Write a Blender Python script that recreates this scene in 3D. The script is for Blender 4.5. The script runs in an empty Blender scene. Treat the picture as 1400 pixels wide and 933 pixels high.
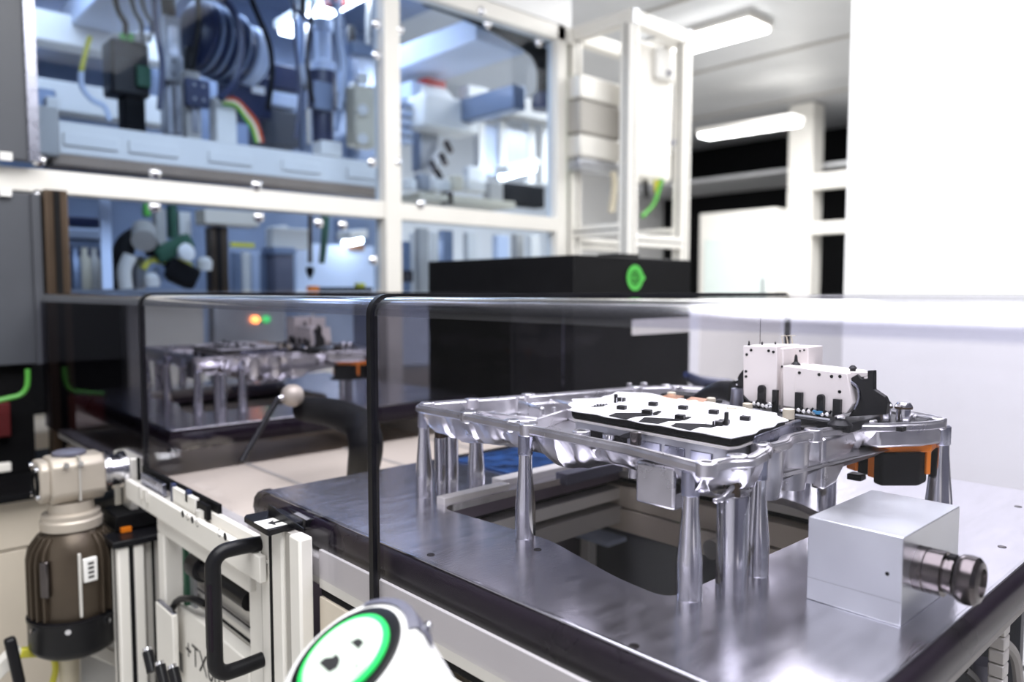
import bpy, bmesh, math, random
from mathutils import Vector, Matrix, noise

# ---------------------------------------------------------------- camera
scene = bpy.context.scene
COL = scene.collection
EYE = 1.26
YAW, PIT, FPX = math.radians(47.2), math.atan(68.5 / 1045.0), 1045.0
cp, sp = math.cos(PIT), math.sin(PIT)
FW = Vector((math.cos(YAW) * cp, math.sin(YAW) * cp, -sp))
RT = Vector((math.sin(YAW), -math.cos(YAW), 0))
UP = Vector((math.cos(YAW) * sp, math.sin(YAW) * sp, cp))
cam = bpy.data.cameras.new('camera')
cam_o = bpy.data.objects.new('camera', cam)
COL.objects.link(cam_o)
m = Matrix((RT, UP, -FW)).transposed().to_4x4()
m.translation = (0, 0, EYE)
cam_o.matrix_world = m
cam.sensor_fit = 'HORIZONTAL'
cam.sensor_width = 36.0
cam.lens = FPX / 1400.0 * 36.0
cam.clip_start = 0.02
cam.dof.use_dof = True
cam.dof.focus_distance = 1.05
cam.dof.aperture_fstop = 2.4
scene.camera = cam_o

# ---------------------------------------------------------------- world, lamps, exposure
w = bpy.data.worlds.new('hall_light')
scene.world = w
w.use_nodes = True
w.node_tree.nodes['Background'].inputs[0].default_value = (0.93, 0.95, 1.0, 1)
w.node_tree.nodes['Background'].inputs[1].default_value = 0.25
scene.view_settings.view_transform = 'Standard'
scene.view_settings.look = 'None'
scene.view_settings.gamma = 1.0
scene.view_settings.use_curve_mapping = False
scene.view_settings.exposure = 0.72
scene.cycles.transparent_max_bounces = 24
scene.cycles.max_bounces = 10


def area(name, loc, size, power, rot=(0, 0, 0), col=(1, 1, 1)):
    d = bpy.data.lights.new(name, 'AREA')
    d.shape = 'RECTANGLE'
    d.size, d.size_y = size
    d.energy = power
    d.color = col
    o = bpy.data.objects.new(name, d)
    COL.objects.link(o)
    o.location = loc
    o.rotation_euler = rot
    return o


LAMP_HALL, LAMP_INSIDE = 6.0, 9.0      # emission strengths of the lamp tubes built further down
area('ceiling_panel_light', (0.6, 0.2, 3.15), (3.0, 3.0), 130)
area('hall_light_area', (5.5, 2.2, 3.15), (3.5, 3.5), 190)
area('machine_lamp', (1.6, 4.1, 2.95), (2.6, 0.5), 24, col=(0.70, 0.82, 1.0))

# ---------------------------------------------------------------- helpers


def at(px, py, axis, val):
    """point of the photograph's frame -> world point on the plane axis = val"""
    d = FW + RT * ((px - 700.0) / FPX) + UP * ((466.5 - py) / FPX)
    i = 'xyz'.index(axis)
    o = Vector((0, 0, EYE))
    return o + d * ((val - o[i]) / d[i])


MATS = {}


def mat(name, col, rough=0.5, metal=0.0, var=0.06, scale=12.0, bump=0.0, bscale=80.0, coat=0.0,
        emit=None, strength=0.0, stretch=None, spec=0.5, rvar=0.08):
    if name in MATS:
        return MATS[name]
    mt = bpy.data.materials.new(name)
    mt.use_nodes = True
    nt = mt.node_tree
    b = nt.nodes['Principled BSDF']
    b.inputs['Metallic'].default_value = metal
    b.inputs['Specular IOR Level'].default_value = spec
    b.inputs['Coat Weight'].default_value = coat
    b.inputs['Coat Roughness'].default_value = 0.08
    tc = nt.nodes.new('ShaderNodeTexCoord')
    mp = nt.nodes.new('ShaderNodeMapping')
    nt.links.new(tc.outputs['Object'], mp.inputs['Vector'])
    if stretch:
        mp.inputs['Scale'].default_value = stretch
    nz = nt.nodes.new('ShaderNodeTexNoise')
    nz.inputs['Scale'].default_value = scale
    nz.inputs['Detail'].default_value = 5
    nt.links.new(mp.outputs['Vector'], nz.inputs['Vector'])
    rp = nt.nodes.new('ShaderNodeValToRGB')
    c = Vector(col)
    lo, hi = c * (1 - var), c * (1 + var)
    rp.color_ramp.elements[0].color = (*lo, 1)
    rp.color_ramp.elements[1].color = (min(hi[0], 1), min(hi[1], 1), min(hi[2], 1), 1)
    rp.color_ramp.elements[0].position = 0.3
    rp.color_ramp.elements[1].position = 0.7
    nt.links.new(nz.outputs['Fac'], rp.inputs['Fac'])
    nt.links.new(rp.outputs['Color'], b.inputs['Base Color'])
    mr = nt.nodes.new('ShaderNodeMapRange')
    mr.inputs['To Min'].default_value = max(0.02, rough - rvar)
    mr.inputs['To Max'].default_value = min(1, rough + rvar)
    nt.links.new(nz.outputs['Fac'], mr.inputs['Value'])
    nt.links.new(mr.outputs['Result'], b.inputs['Roughness'])
    if bump:
        n2 = nt.nodes.new('ShaderNodeTexNoise')
        n2.inputs['Scale'].default_value = bscale
        n2.inputs['Detail'].default_value = 4
        nt.links.new(mp.outputs['Vector'], n2.inputs['Vector'])
        bp = nt.nodes.new('ShaderNodeBump')
        bp.inputs['Strength'].default_value = bump
        bp.inputs['Distance'].default_value = 0.002
        nt.links.new(n2.outputs['Fac'], bp.inputs['Height'])
        nt.links.new(bp.outputs['Normal'], b.inputs['Normal'])
    if emit:
        b.inputs['Emission Color'].default_value = (*emit, 1)
        b.inputs['Emission Strength'].default_value = strength
    MATS[name] = mt
    return mt


def clear_mat(name, tint, refl=1.0, rough=0.02, edge=None):
    """clear acrylic / glass sheet: see-through with a Fresnel reflection"""
    mt = bpy.data.materials.new(name)
    mt.use_nodes = True
    nt = mt.node_tree
    nt.nodes.remove(nt.nodes['Principled BSDF'])
    out = nt.nodes['Material Output']
    tr = nt.nodes.new('ShaderNodeBsdfTransparent')
    gl = nt.nodes.new('ShaderNodeBsdfGlossy')
    gl.inputs['Roughness'].default_value = rough
    fr = nt.nodes.new('ShaderNodeFresnel')
    geo = nt.nodes.new('ShaderNodeNewGeometry')
    ior = nt.nodes.new('ShaderNodeMapRange')       # same outside-air Fresnel on both skins of the sheet
    ior.inputs['To Min'].default_value = 1.45
    ior.inputs['To Max'].default_value = 1 / 1.45
    nt.links.new(geo.outputs['Backfacing'], ior.inputs['Value'])
    nt.links.new(ior.outputs['Result'], fr.inputs['IOR'])
    mu = nt.nodes.new('ShaderNodeMath')
    mu.operation = 'MULTIPLY'
    mu.use_clamp = True
    mu.inputs[1].default_value = refl
    nz = nt.nodes.new('ShaderNodeTexNoise')
    nz.inputs['Scale'].default_value = 6.0
    rp = nt.nodes.new('ShaderNodeValToRGB')
    rp.color_ramp.elements[0].color = (*(Vector(tint) * 0.985), 1)
    rp.color_ramp.elements[1].color = (*tint, 1)
    mx = nt.nodes.new('ShaderNodeMixShader')
    L = nt.links.new
    L(nz.outputs['Fac'], rp.inputs['Fac'])
    L(rp.outputs['Color'], tr.inputs['Color'])
    L(fr.outputs['Fac'], mu.inputs[0])
    L(mu.outputs['Value'], mx.inputs['Fac'])
    L(tr.outputs['BSDF'], mx.inputs[1])
    L(gl.outputs['BSDF'], mx.inputs[2])
    L(mx.outputs['Shader'], out.inputs['Surface'])
    MATS[name] = mt
    return mt


class MB:
    """collects shapes and links them as one mesh object"""

    def __init__(s):
        s.v, s.f = [], []

    def add(s, vs, fs):
        k = len(s.v)
        s.v += [Vector(p) for p in vs]
        s.f += [tuple(i + k for i in f) for f in fs]
        return s

    def box(s, a, b):
        x0, x1 = sorted((a[0], b[0])); y0, y1 = sorted((a[1], b[1])); z0, z1 = sorted((a[2], b[2]))
        return s.add([(x0, y0, z0), (x1, y0, z0), (x1, y1, z0), (x0, y1, z0), (x0, y0, z1), (x1, y0, z1), (x1, y1, z1), (x0, y1, z1)],
                     [(0, 3, 2, 1), (4, 5, 6, 7), (0, 1, 5, 4), (1, 2, 6, 5), (2, 3, 7, 6), (3, 0, 4, 7)])

    def obox(s, c, size, R):
        c = Vector(c); hx, hy, hz = (q / 2 for q in size)
        ps = [c + R @ Vector(p) for p in [(-hx, -hy, -hz), (hx, -hy, -hz), (hx, hy, -hz), (-hx, hy, -hz), (-hx, -hy, hz), (hx, -hy, hz), (hx, hy, hz), (-hx, hy, hz)]]
        return s.add(ps, [(0, 3, 2, 1), (4, 5, 6, 7), (0, 1, 5, 4), (1, 2, 6, 5), (2, 3, 7, 6), (3, 0, 4, 7)])

    def lathe(s, o, axis, prof, n=24, cap=True, ref=None):
        o = Vector(o); d = Vector(axis).normalized()
        r = Vector(ref) if ref else (Vector((0, 0, 1)) if abs(d.z) < 0.9 else Vector((1, 0, 0)))
        u = (r - d * r.dot(d)).normalized(); q = d.cross(u)
        vs, fs = [], []
        for rad, t in prof:
            for i in range(n):
                a = 2 * math.pi * i / n
                vs.append(o + d * t + (u * math.cos(a) + q * math.sin(a)) * rad)
        for k in range(len(prof) - 1):
            for i in range(n):
                j = (i + 1) % n
                fs.append((k * n + i, k * n + j, (k + 1) * n + j, (k + 1) * n + i))
        if cap:
            fs.append(tuple(range(n - 1, -1, -1)))
            fs.append(tuple((len(prof) - 1) * n + i for i in range(n)))
        return s.add(vs, fs)

    def cyl(s, p0, p1, r0, r1=None, n=16):
        p0, p1 = Vector(p0), Vector(p1)
        return s.lathe(p0, p1 - p0, [(r0, 0), (r0 if r1 is None else r1, (p1 - p0).length)], n)

    def tube(s, pts, r, n=8, smooth=True, closed=False):
        pts = [Vector(p) for p in pts]
        if smooth and len(pts) > 2:
            out = []
            for i in range(len(pts) - 1):
                p0 = pts[max(i - 1, 0)]; p1 = pts[i]; p2 = pts[i + 1]; p3 = pts[min(i + 2, len(pts) - 1)]
                for k in range(6):
                    t = k / 6
                    out.append(0.5 * ((2 * p1) + (p2 - p0) * t + (2 * p0 - 5 * p1 + 4 * p2 - p3) * t * t + (3 * p1 - p0 - 3 * p2 + p3) * t ** 3))
            out.append(pts[-1]); pts = out
        vs, fs = [], []
        u = None
        for i, p in enumerate(pts):
            d = (pts[min(i + 1, len(pts) - 1)] - pts[max(i - 1, 0)]).normalized()
            if u is None:
                rf = Vector((0, 0, 1)) if abs(d.z) < 0.9 else Vector((1, 0, 0))
                u = (rf - d * rf.dot(d)).normalized()
            else:
                u = (u - d * u.dot(d)).normalized()
            q = d.cross(u)
            rr = r(i / (len(pts) - 1)) if callable(r) else r
            for k in range(n):
                a = 2 * math.pi * k / n
                vs.append(p + (u * math.cos(a) + q * math.sin(a)) * rr)
        for i in range(len(pts) - 1):
            for k in range(n):
                j = (k + 1) % n
                fs.append((i * n + k, i * n + j, (i + 1) * n + j, (i + 1) * n + k))
        fs.append(tuple(range(n - 1, -1, -1)))
        fs.append(tuple((len(pts) - 1) * n + k for k in range(n)))
        return s.add(vs, fs)

    def prism(s, poly, o, u, v, d):
        """polygon in (u, v) at o, swept along d"""
        o, u, v, d = Vector(o), Vector(u), Vector(v), Vector(d)
        n = len(poly)
        a = [o + u * p[0] + v * p[1] for p in poly]
        fs = [tuple(range(n)), tuple(range(2 * n - 1, n - 1, -1))]
        for i in range(n):
            j = (i + 1) % n
            fs.append((i, n + i, n + j, j))
        return s.add(a + [p + d for p in a], fs)

    def loft(s, rings, cap0=True, cap1=True):
        n = len(rings[0])
        vs = [p for r in rings for p in r]
        fs = []
        for k in range(len(rings) - 1):
            for i in range(n):
                j = (i + 1) % n
                fs.append((k * n + i, k * n + j, (k + 1) * n + j, (k + 1) * n + i))
        if cap0:
            fs.append(tuple(range(n - 1, -1, -1)))
        if cap1:
            fs.append(tuple((len(rings) - 1) * n + i for i in range(n)))
        return s.add(vs, fs)

    def build(s, name, mt, parent=None, bevel=0.0, angle=35, seg=2, label=None):
        base = Vector((0, 0, 0))
        if parent is not None:
            r = parent
            while r.parent:
                r = r.parent
            base = ORIG[r.name]
        else:
            lo = [min(p[i] for p in s.v) for i in range(3)]; hi = [max(p[i] for p in s.v) for i in range(3)]
            base = Vector(((lo[0] + hi[0]) / 2, (lo[1] + hi[1]) / 2, lo[2]))
        me = bpy.data.meshes.new(name)
        me.from_pydata([p - base for p in s.v], [], s.f)
        bm = bmesh.new(); bm.from_mesh(me)
        bmesh.ops.recalc_face_normals(bm, faces=bm.faces)
        bm.to_mesh(me); bm.free()
        me.materials.append(mt)
        me.shade_smooth()
        me.set_sharp_from_angle(angle=math.radians(angle))
        o = bpy.data.objects.new(name, me)
        COL.objects.link(o)
        if parent is not None:
            o.parent = parent
        else:
            o.location = base
            ORIG[o.name] = base
        if bevel:
            b = o.modifiers.new('edge', 'BEVEL')
            b.width = bevel; b.segments = seg; b.limit_method = 'ANGLE'; b.angle_limit = math.radians(40)
            b.harden_normals = False
        if label:
            o['label'] = label
        return o


ORIG = {}


def thing(name, label, cat, loc, group=None):
    o = bpy.data.objects.new(name, None)
    o.empty_display_size = 0.05
    COL.objects.link(o)
    o.location = loc
    ORIG[o.name] = Vector(loc)
    return tag(o, label, cat, group)


def tag(o, label, cat, group=None):
    o['label'] = label; o['category'] = cat
    if group:
        o['group'] = group
    return o


def struct(o):
    o['kind'] = 'structure'
    return o


def dup(root, shift, label, group=None):
    def rec(o, par):
        c = o.copy(); COL.objects.link(c)
        if par is not None:
            c.parent = par
        for ch in list(o.children):
            rec(ch, c)
        return c
    r = rec(root, None)
    r.location = root.location + Vector(shift)
    ORIG[r.name] = r.location.copy()
    r['label'] = label
    if group:
        r['group'] = group
    return r


def text_mb(mb, s, o, u, v, size, depth=0.0004):
    """flat lettering, baseline start at o, reading direction u, up v"""
    cu = bpy.data.curves.new('lettering', 'FONT')
    cu.body = s; cu.size = size
    t = bpy.data.objects.new('lettering', cu)
    COL.objects.link(t)
    dg = bpy.context.evaluated_depsgraph_get()
    me = bpy.data.meshes.new_from_object(t.evaluated_get(dg))
    o, u, v = Vector(o), Vector(u).normalized(), Vector(v).normalized()
    n = u.cross(v)
    mb.add([o + u * p.co.x + v * p.co.y + n * depth for p in me.vertices], [tuple(f.vertices) for f in me.polygons])
    bpy.data.objects.remove(t); bpy.data.curves.remove(cu); bpy.data.meshes.remove(me)
    return mb


def Bx(a, b):
    return MB().box(a, b)


def pbox(px0, py0, px1, py1, Y, depth, mb=None):
    """upright box whose front lies on the plane y = Y and spans this frame region"""
    a, b = at(px0, (py0 + py1) / 2, 'y', Y), at(px1, (py0 + py1) / 2, 'y', Y)
    c, d = at((px0 + px1) / 2, py0, 'y', Y), at((px0 + px1) / 2, py1, 'y', Y)
    return (mb or MB()).box((a.x, Y, d.z), (b.x, Y + depth, c.z))


X3, Y3, Z3 = Vector((1, 0, 0)), Vector((0, 1, 0)), Vector((0, 0, 1))

# ---------------------------------------------------------------- materials
plate_m = mat('brushed_aluminium', (0.83, 0.82, 0.87), 0.22, 1.0, 0.05, 9, 0.10, 60, stretch=(1.5, 8, 1), rvar=0.10)
block_m = mat('milled_aluminium', (0.80, 0.83, 0.86), 0.36, 1.0, 0.06, 14, 0.05, 120, rvar=0.1)
cast_m = mat('cast_aluminium', (0.74, 0.73, 0.75), 0.30, 1.0, 0.08, 30, 0.35, 60, rvar=0.1)
steel_m = mat('turned_steel', (0.72, 0.72, 0.76), 0.16, 1.0, 0.03, 30, rvar=0.05)
cap_m = mat('grey_steel_cap', (0.36, 0.37, 0.45), 0.28, 1.0, 0.05, 30)
darksteel_m = mat('dark_steel', (0.13, 0.115, 0.115), 0.22, 1.0, 0.1, 30)
profile_m = mat('anodised_profile', (0.72, 0.70, 0.66), 0.45, 0.35, 0.03, 6)
white_m = mat('white_frame_paint', (0.84, 0.815, 0.765), 0.45, 0, 0.02, 6)
wall_m = mat('white_wall_paint', (0.93, 0.93, 0.93), 0.6, 0, 0.01, 3)
beige_m = mat('beige_paint', (0.66, 0.59, 0.49), 0.5, 0, 0.03, 5)
greyp_m = mat('warm_grey_paint', (0.42, 0.40, 0.37), 0.5, 0.1, 0.04, 6)
black_m = mat('black_plastic', (0.007, 0.007, 0.009), 0.35, 0, 0.2, 20, 0.06, 200, spec=0.25)
matt_m = mat('matt_black', (0.005, 0.005, 0.006), 0.6, 0, 0.2, 20, spec=0.12)
rubber_m = mat('glossy_black_bumper', (0.010, 0.006, 0.012), 0.28, 0, 0.2, 10, spec=0.2, rvar=0.03)
slot_m = mat('dark_groove', (0.010, 0.010, 0.011), 0.7, 0, 0.1, 10, spec=0.1)
purple_m = mat('dark_anodised_bar', (0.16, 0.13, 0.17), 0.35, 0.5, 0.08, 10)
darkdoor_m = mat('dark_grey_panel', (0.065, 0.07, 0.085), 0.45, 0, 0.06, 4)
brown_m = mat('bronze_pillar', (0.075, 0.05, 0.032), 0.4, 0.5, 0.1, 8)
navy_m = mat('navy_housing', (0.012, 0.022, 0.075), 0.35, 0, 0.2, 8)
bluegrey_m = mat('blue_grey_metal', (0.20, 0.25, 0.36), 0.35, 0.4, 0.08, 6)
paleblue_m = mat('pale_blue_paint', (0.58, 0.66, 0.82), 0.5, 0, 0.04, 5)
grey_m = mat('grey_metal', (0.42, 0.43, 0.46), 0.35, 0.7, 0.08, 10)
green_m = mat('green_cable', (0.10, 0.42, 0.06), 0.4, 0, 0.1, 10)
darkgreen_m = mat('dark_green_fabric', (0.02, 0.09, 0.05), 0.6, 0, 0.1, 10)
yellow_m = mat('yellow_cable', (0.62, 0.58, 0.05), 0.4, 0, 0.1, 10)
red_m = mat('red_plastic', (0.50, 0.05, 0.035), 0.4, 0, 0.08, 10)
orange_m = mat('orange_plastic', (0.74, 0.19, 0.008), 0.42, 0, 0.05, 20)
tan_m = mat('tan_plastic', (0.62, 0.56, 0.43), 0.5, 0, 0.06, 20)
board_m = mat('white_insulator', (0.86, 0.86, 0.85), 0.5, 0, 0.02, 10)
module_m = mat('white_sheet_metal', (0.80, 0.75, 0.72), 0.42, 0.15, 0.02, 10)
copper_m = mat('copper', (0.78, 0.40, 0.22), 0.3, 1.0, 0.08, 20)
pcbblue_m = mat('blue_tape', (0.06, 0.28, 0.52), 0.5, 0, 0.1, 20)
motor_m = mat('motor_paint', (0.085, 0.065, 0.047), 0.36, 0.5, 0.15, 10, 0.1, 60)
gear_m = mat('gearbox_paint', (0.46, 0.41, 0.35), 0.42, 0.3, 0.06, 10, 0.1, 60)
paper_m = mat('label_paper', (0.88, 0.87, 0.85), 0.6, 0, 0.02, 20)
ink_m = mat('black_ink', (0.012, 0.012, 0.014), 0.6, 0, 0.1, 20)
greyink_m = mat('grey_ink', (0.22, 0.22, 0.22), 0.6, 0, 0.1, 20)
logo_m = mat('green_logo_print', (0.06, 0.42, 0.05), 0.5, 0, 0.05, 20)
housing_m = mat('white_button_housing', (0.84, 0.84, 0.85), 0.35, 0, 0.01, 20)
wedge_m = mat('slate_plastic', (0.11, 0.11, 0.15), 0.4, 0, 0.05, 20)
glow_m = mat('lit_white_disc', (0.34, 0.38, 0.35), 0.5, 0, 0.01, 10, emit=(0.84, 1.0, 0.86), strength=0.5)
ring_m = mat('lit_green_ring', (0.02, 0.5, 0.1), 0.3, 0, 0.05, 10, emit=(0.01, 0.55, 0.10), strength=0.5)
lamp_m = mat('lamp_tube', (1, 1, 1), 0.5, 0, 0.0, 5, emit=(1, 1, 1), strength=LAMP_HALL)
lampin_m = mat('cool_lamp_tube', (1, 1, 1), 0.5, 0, 0.0, 5, emit=(0.92, 0.96, 1), strength=LAMP_INSIDE)
led_m = mat('orange_indicator', (1, 0.3, 0.1), 0.4, 0, 0, 5, emit=(1, 0.25, 0.06), strength=3)
ledg_m = mat('green_indicator', (0.1, 0.6, 0.2), 0.4, 0, 0, 5, emit=(0.02, 0.5, 0.1), strength=0.6)
floor_m = mat('grey_floor', (0.50, 0.49, 0.47), 0.35, 0, 0.04, 2)
ceil_m = mat('ceiling_sheet', (0.66, 0.67, 0.69), 0.4, 0.1, 0.05, 2)
glassback_m = mat('pale_green_door', (0.72, 0.80, 0.77), 0.2, 0, 0.03, 2)
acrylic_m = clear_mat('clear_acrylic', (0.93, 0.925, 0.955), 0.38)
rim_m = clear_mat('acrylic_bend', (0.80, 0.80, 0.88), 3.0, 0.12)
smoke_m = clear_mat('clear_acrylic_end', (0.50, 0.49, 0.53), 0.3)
glass_m = clear_mat('machine_glass', (0.86, 0.92, 1.0), 0.15)
hose_m = clear_mat('clear_hose_wall', (0.8, 0.85, 0.95), 2.0, 0.1)

# ================================================================ setting
struct(Bx((-3, -3, -0.1), (11, 8, 0)).build('floor', floor_m))
struct(Bx((-3, -3, 3.3), (11, 8, 3.4)).build('ceiling', ceil_m))
struct(Bx((-3, 7.0, 0), (11, 7.2, 3.3)).build('wall_back', wall_m))
struct(Bx((9.6, -3, 0), (9.8, 7, 3.3)).build('wall_far', matt_m))
struct(Bx((2.75, 0.35, 0), (2.85, 1.212, 3.3)).build('wall_right', wall_m))
struct(Bx((-3.2, -3, 0), (-3, 7, 3.3)).build('wall_left', wall_m))
struct(Bx((-3, -3.2, 0), (9.6, -3, 3.3)).build('wall_front', wedge_m))

# ceiling seams and far glazed front (white mullions on a dark wall)
for i, x in enumerate((4.6, 6.2, 7.8)):
    struct(Bx((x, -3, 3.285), (x + 0.03, 7, 3.3)).build('trim_%d' % (i + 1), greyp_m))
n = 4
for (x0, y0, x1, y1, dpt, mt) in [(1077, 80, 1110, 412, 0.25, white_m), (1082, 237, 1168, 258, 0.1, white_m), (1064, 304, 1168, 320, 0.1, white_m)]:
    def far(px, py):
        return at(px, py, 'x', 8.0)
    a, b = far(x0, (y0 + y1) / 2), far(x1, (y0 + y1) / 2)
    c, d = far((x0 + x1) / 2, y0), far((x0 + x1) / 2, y1)
    struct(Bx((8.0 if y1 > 400 else 7.98, a.y, 0.0 if y1 > 400 else d.z), (8.0 + dpt, b.y, min(c.z, 3.28))).build('trim_%d' % n, mt, bevel=0.005)); n += 1
# lowered grey sheet ceiling of the far bay
struct(Bx((8.3, 2.5, 2.62), (9.5, 7, 2.66)).build('trim_%d' % n, ceil_m)); n += 1

# white pillar-like end of the hall's light wall behind the tower
t = thing('tall_cabinet', 'white cabinet with pale green door in the far hall, right of the tower frame', 'cabinet', (7.6, 4.75, 0))
a, b = at(956, 330, 'x', 7.6), at(1060, 330, 'x', 7.6)
zt = at(1000, 289, 'x', 7.6).z
Bx((7.6, b.y, 0), (8.0, a.y, zt)).build('body', white_m, t, 0.01)
Bx((7.58, b.y + 0.08, 0.4), (7.6, a.y - 0.08, zt - 0.30)).build('door', glassback_m, t, 0.004)
Bx((7.57, b.y + 0.1, 1.2), (7.58, b.y + 0.13, 1.4)).build('handle', grey_m, t)


def ceiling_lamp(p0, p1, label, mt, wd=0.10, drop=0.06):
    p0, p1 = Vector(p0), Vector(p1)
    c = (p0 + p1) / 2
    t = thing('ceiling_lamp', label, 'lamp', c, 'luminaire strips')
    d = (p1 - p0); L = d.length; d.normalize()
    R = Matrix((d, Z3.cross(d), Z3)).transposed()
    MB().obox(c + Z3 * 0.03, (L, wd + 0.04, 0.05), R).build('lamp_body', white_m, t, 0.004)
    MB().obox(c - Z3 * 0.012, (L - 0.04, wd, 0.034), R).build('diffuser', mt, t, 0.008)
    return t


LP, LQ = at(960, 186, 'x', 7.0), at(1092, 166, 'x', 7.0)
ceiling_lamp(LP, LQ, 'long white ceiling lamp left of the far white column', lamp_m, 0.2)
ceiling_lamp((5.3, 4.1, 3.24), (5.3, 3.0, 3.24), 'ceiling lamp added for the bright ceiling glow at the top, between tower and white wall', lamp_m, 0.30)  # added lamp, gives the bright glow of the ceiling here
ceiling_lamp((2.2, 4.40, 2.82), (2.2, 3.32, 2.82), 'slanting bright tube in place of a lamp reflection in the machine glass, top of the left bay', lampin_m, 0.09)  # solid tube standing in for a room lamp mirrored in the glass

# ================================================================ assembly machine at the back
MY = 3.0
t = thing('machine_frame', 'tall white aluminium machine frame with glass windows behind the conveyor tunnel', 'machine frame', (1.8, MY, 0))
M = t


def profile_bar(a, b, name, parent, mt=None, groove=True, along=None):
    """square extrusion between two corners, with a T-slot groove on its faces"""
    mb = MB().box(a, b)
    o = mb.build(name, mt or white_m, parent, 0.004)
    if groove:
        lo = [min(a[i], b[i]) for i in range(3)]; hi = [max(a[i], b[i]) for i in range(3)]
        i = along if along is not None else max(range(3), key=lambda k: hi[k] - lo[k])
        g = MB()
        for k in range(3):
            if k == i:
                continue
            for sgn in (0, 1):
                l, h = lo[:], hi[:]
                j = 3 - i - k
                mid = (lo[j] + hi[j]) / 2; wdt = min(0.010, (hi[j] - lo[j]) * 0.2)
                l[j], h[j] = mid - wdt / 2, mid + wdt / 2
                if sgn:
                    l[k] = hi[k] - 0.003; h[k] = hi[k] + 0.0006
                else:
                    h[k] = lo[k] + 0.003; l[k] = lo[k] - 0.0006
                g.box(l, h)
        g.build('groove', slot_m, o)
    return o


bar = profile_bar
bar((0.0, 2.96, 1.588), (3.08, 3.04, 1.665), 'beam', M, groove=False)
bar((0.0, 2.96, 2.63), (3.2, 3.04, 2.71), 'beam', M, groove=False)
bar((1.955, 2.95, 0), (2.04, 3.04, 2.63), 'post', M, groove=False)
bar((0.40, 3.0, 0), (0.48, 3.08, 2.71), 'post', M, groove=False)
bar((3.08, 2.96, 0), (3.15, 3.04, 2.71), 'post', M, groove=False)
Bx((0.0, 2.97, 2.72), (3.2, 3.03, 3.28)).build('fascia_panel', wall_m, M)
Bx((0.5, 3.005, 1.665), (1.955, 3.011, 2.63)).build('window_pane', glass_m, M)
Bx((2.04, 3.005, 1.665), (3.08, 3.011, 2.63)).build('window_pane', glass_m, M)
Bx((0.62, 3.005, 1.265), (1.955, 3.011, 1.588)).build('window_pane', glass_m, M)
Bx((2.04, 3.005, 0.9), (3.08, 3.011, 1.588)).build('window_pane', glass_m, M)
for px, py in [(53, 219), (213, 237), (352, 253), (53, 268), (212, 283), (355, 297), (437, 305), (470, 308), (577, 279), (516, 32), (548, 40), (516, 75), (660, 15), (668, 33), (738, 58), (510, 222), (545, 222), (512, 356)]:
    p = at(px, py, 'y', 2.95)
    b_ = MB().lathe(p + Y3 * 0.012, (0, -1, 0), [(0.022, 0), (0.022, 0.008), (0.012, 0.016), (0.004, 0.019)], 14).build('glass_clamp', steel_m, M)
# inner back, ceiling and side sheets
Bx((0.0, 5.0, 0), (3.3, 5.05, 3.2)).build('back_panel', bluegrey_m, M)
Bx((0.3, 3.1, 3.16), (3.2, 5.0, 3.2)).build('roof_sheet', bluegrey_m, M)
Bx((0.3, 3.1, 0.0), (0.34, 5.0, 3.2)).build('side_panel', darkdoor_m, M)
Bx((0.35, 3.1, 0.70), (3.1, 5.0, 0.76)).build('bench_top', beige_m, M)
Bx((1.75, 3.02, 0.0), (3.1, 3.06, 0.9)).build('lower_panel', greyp_m, M)
# roof duct beams slanting away inside
for x, z, wd, mt in [(2.75, 2.62, 0.36, paleblue_m), (1.1, 2.66, 0.30, paleblue_m), (3.02, 2.3, 0.1, bluegrey_m)]:
    Bx((x, 3.25, z), (x + wd, 4.95, z + 0.14)).build('duct', mt, M, 0.01)
for x, z in [(0.75, 2.55), (0.75, 2.20)]:
    Bx((x, 4.6, z), (x + 1.0, 4.75, z + 0.16)).build('white_duct', white_m, M, 0.01)

# dark doors at the left, bronze pillar
t = thing('cabinet_door', 'dark grey upper door panel at the left edge above the white beam', 'door panel', (0.25, 2.9, 1.68))
Bx((-0.4, 2.90, 1.68), (0.575, 2.94, 3.1)).build('panel', darkdoor_m, t, 0.004)
Bx((0.555, 2.885, 1.68), (0.585, 2.90, 3.1)).build('edge_strip', cap_m, t)
pbox(0, 208, 17, 219, 2.89, 0.01).build('sign_plate', paper_m, t)
t = thing('control_cabinet', 'dark grey lower cabinet at the left edge under the white beam', 'cabinet', (0.25, 2.9, 0.9))
Bx((-0.4, 2.90, 1.02), (0.575, 2.98, 1.575)).build('panel', darkdoor_m, t, 0.004)
Bx((0.555, 2.885, 1.02), (0.58, 2.90, 1.575)).build('edge_strip', darkdoor_m, t)
pbox(0, 258, 16, 268, 2.88, 0.012).build('sign_plate', paper_m, t)
Bx((-0.4, 2.95, 0.62), (0.55, 3.0, 1.02)).build('recess_panel', matt_m, t)
pbox(-40, 552, 15, 600, 2.90, 0.04).build('red_switch', mat('dark_red', (0.10, 0.006, 0.008), 0.5), t, 0.004)
t = thing('bronze_post', 'bronze brown upright post between the dark cabinet and the tunnel', 'post', (0.62, 2.9, 0))
Bx((0.585, 2.86, 0.55), (0.655, 2.93, 1.59)).build('post', brown_m, t, 0.006)
Bx((0.612, 2.852, 0.55), (0.630, 2.861, 1.585)).build('groove', slot_m, t)
tag(MB().tube([at(-20, 552, 'y', 2.8), at(10, 545, 'y', 2.8), at(28, 540, 'y', 2.8), at(37, 528, 'y', 2.8), at(38, 505, 'y', 2.8)], 0.008).build('cable', green_m), 'bright green cable curving out of the dark cabinet at the left edge', 'cable')
t = thing('base_cabinet', 'pale beige base cabinet at the lower left edge behind the motor', 'cabinet', (0.1, 2.6, 0))
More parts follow.
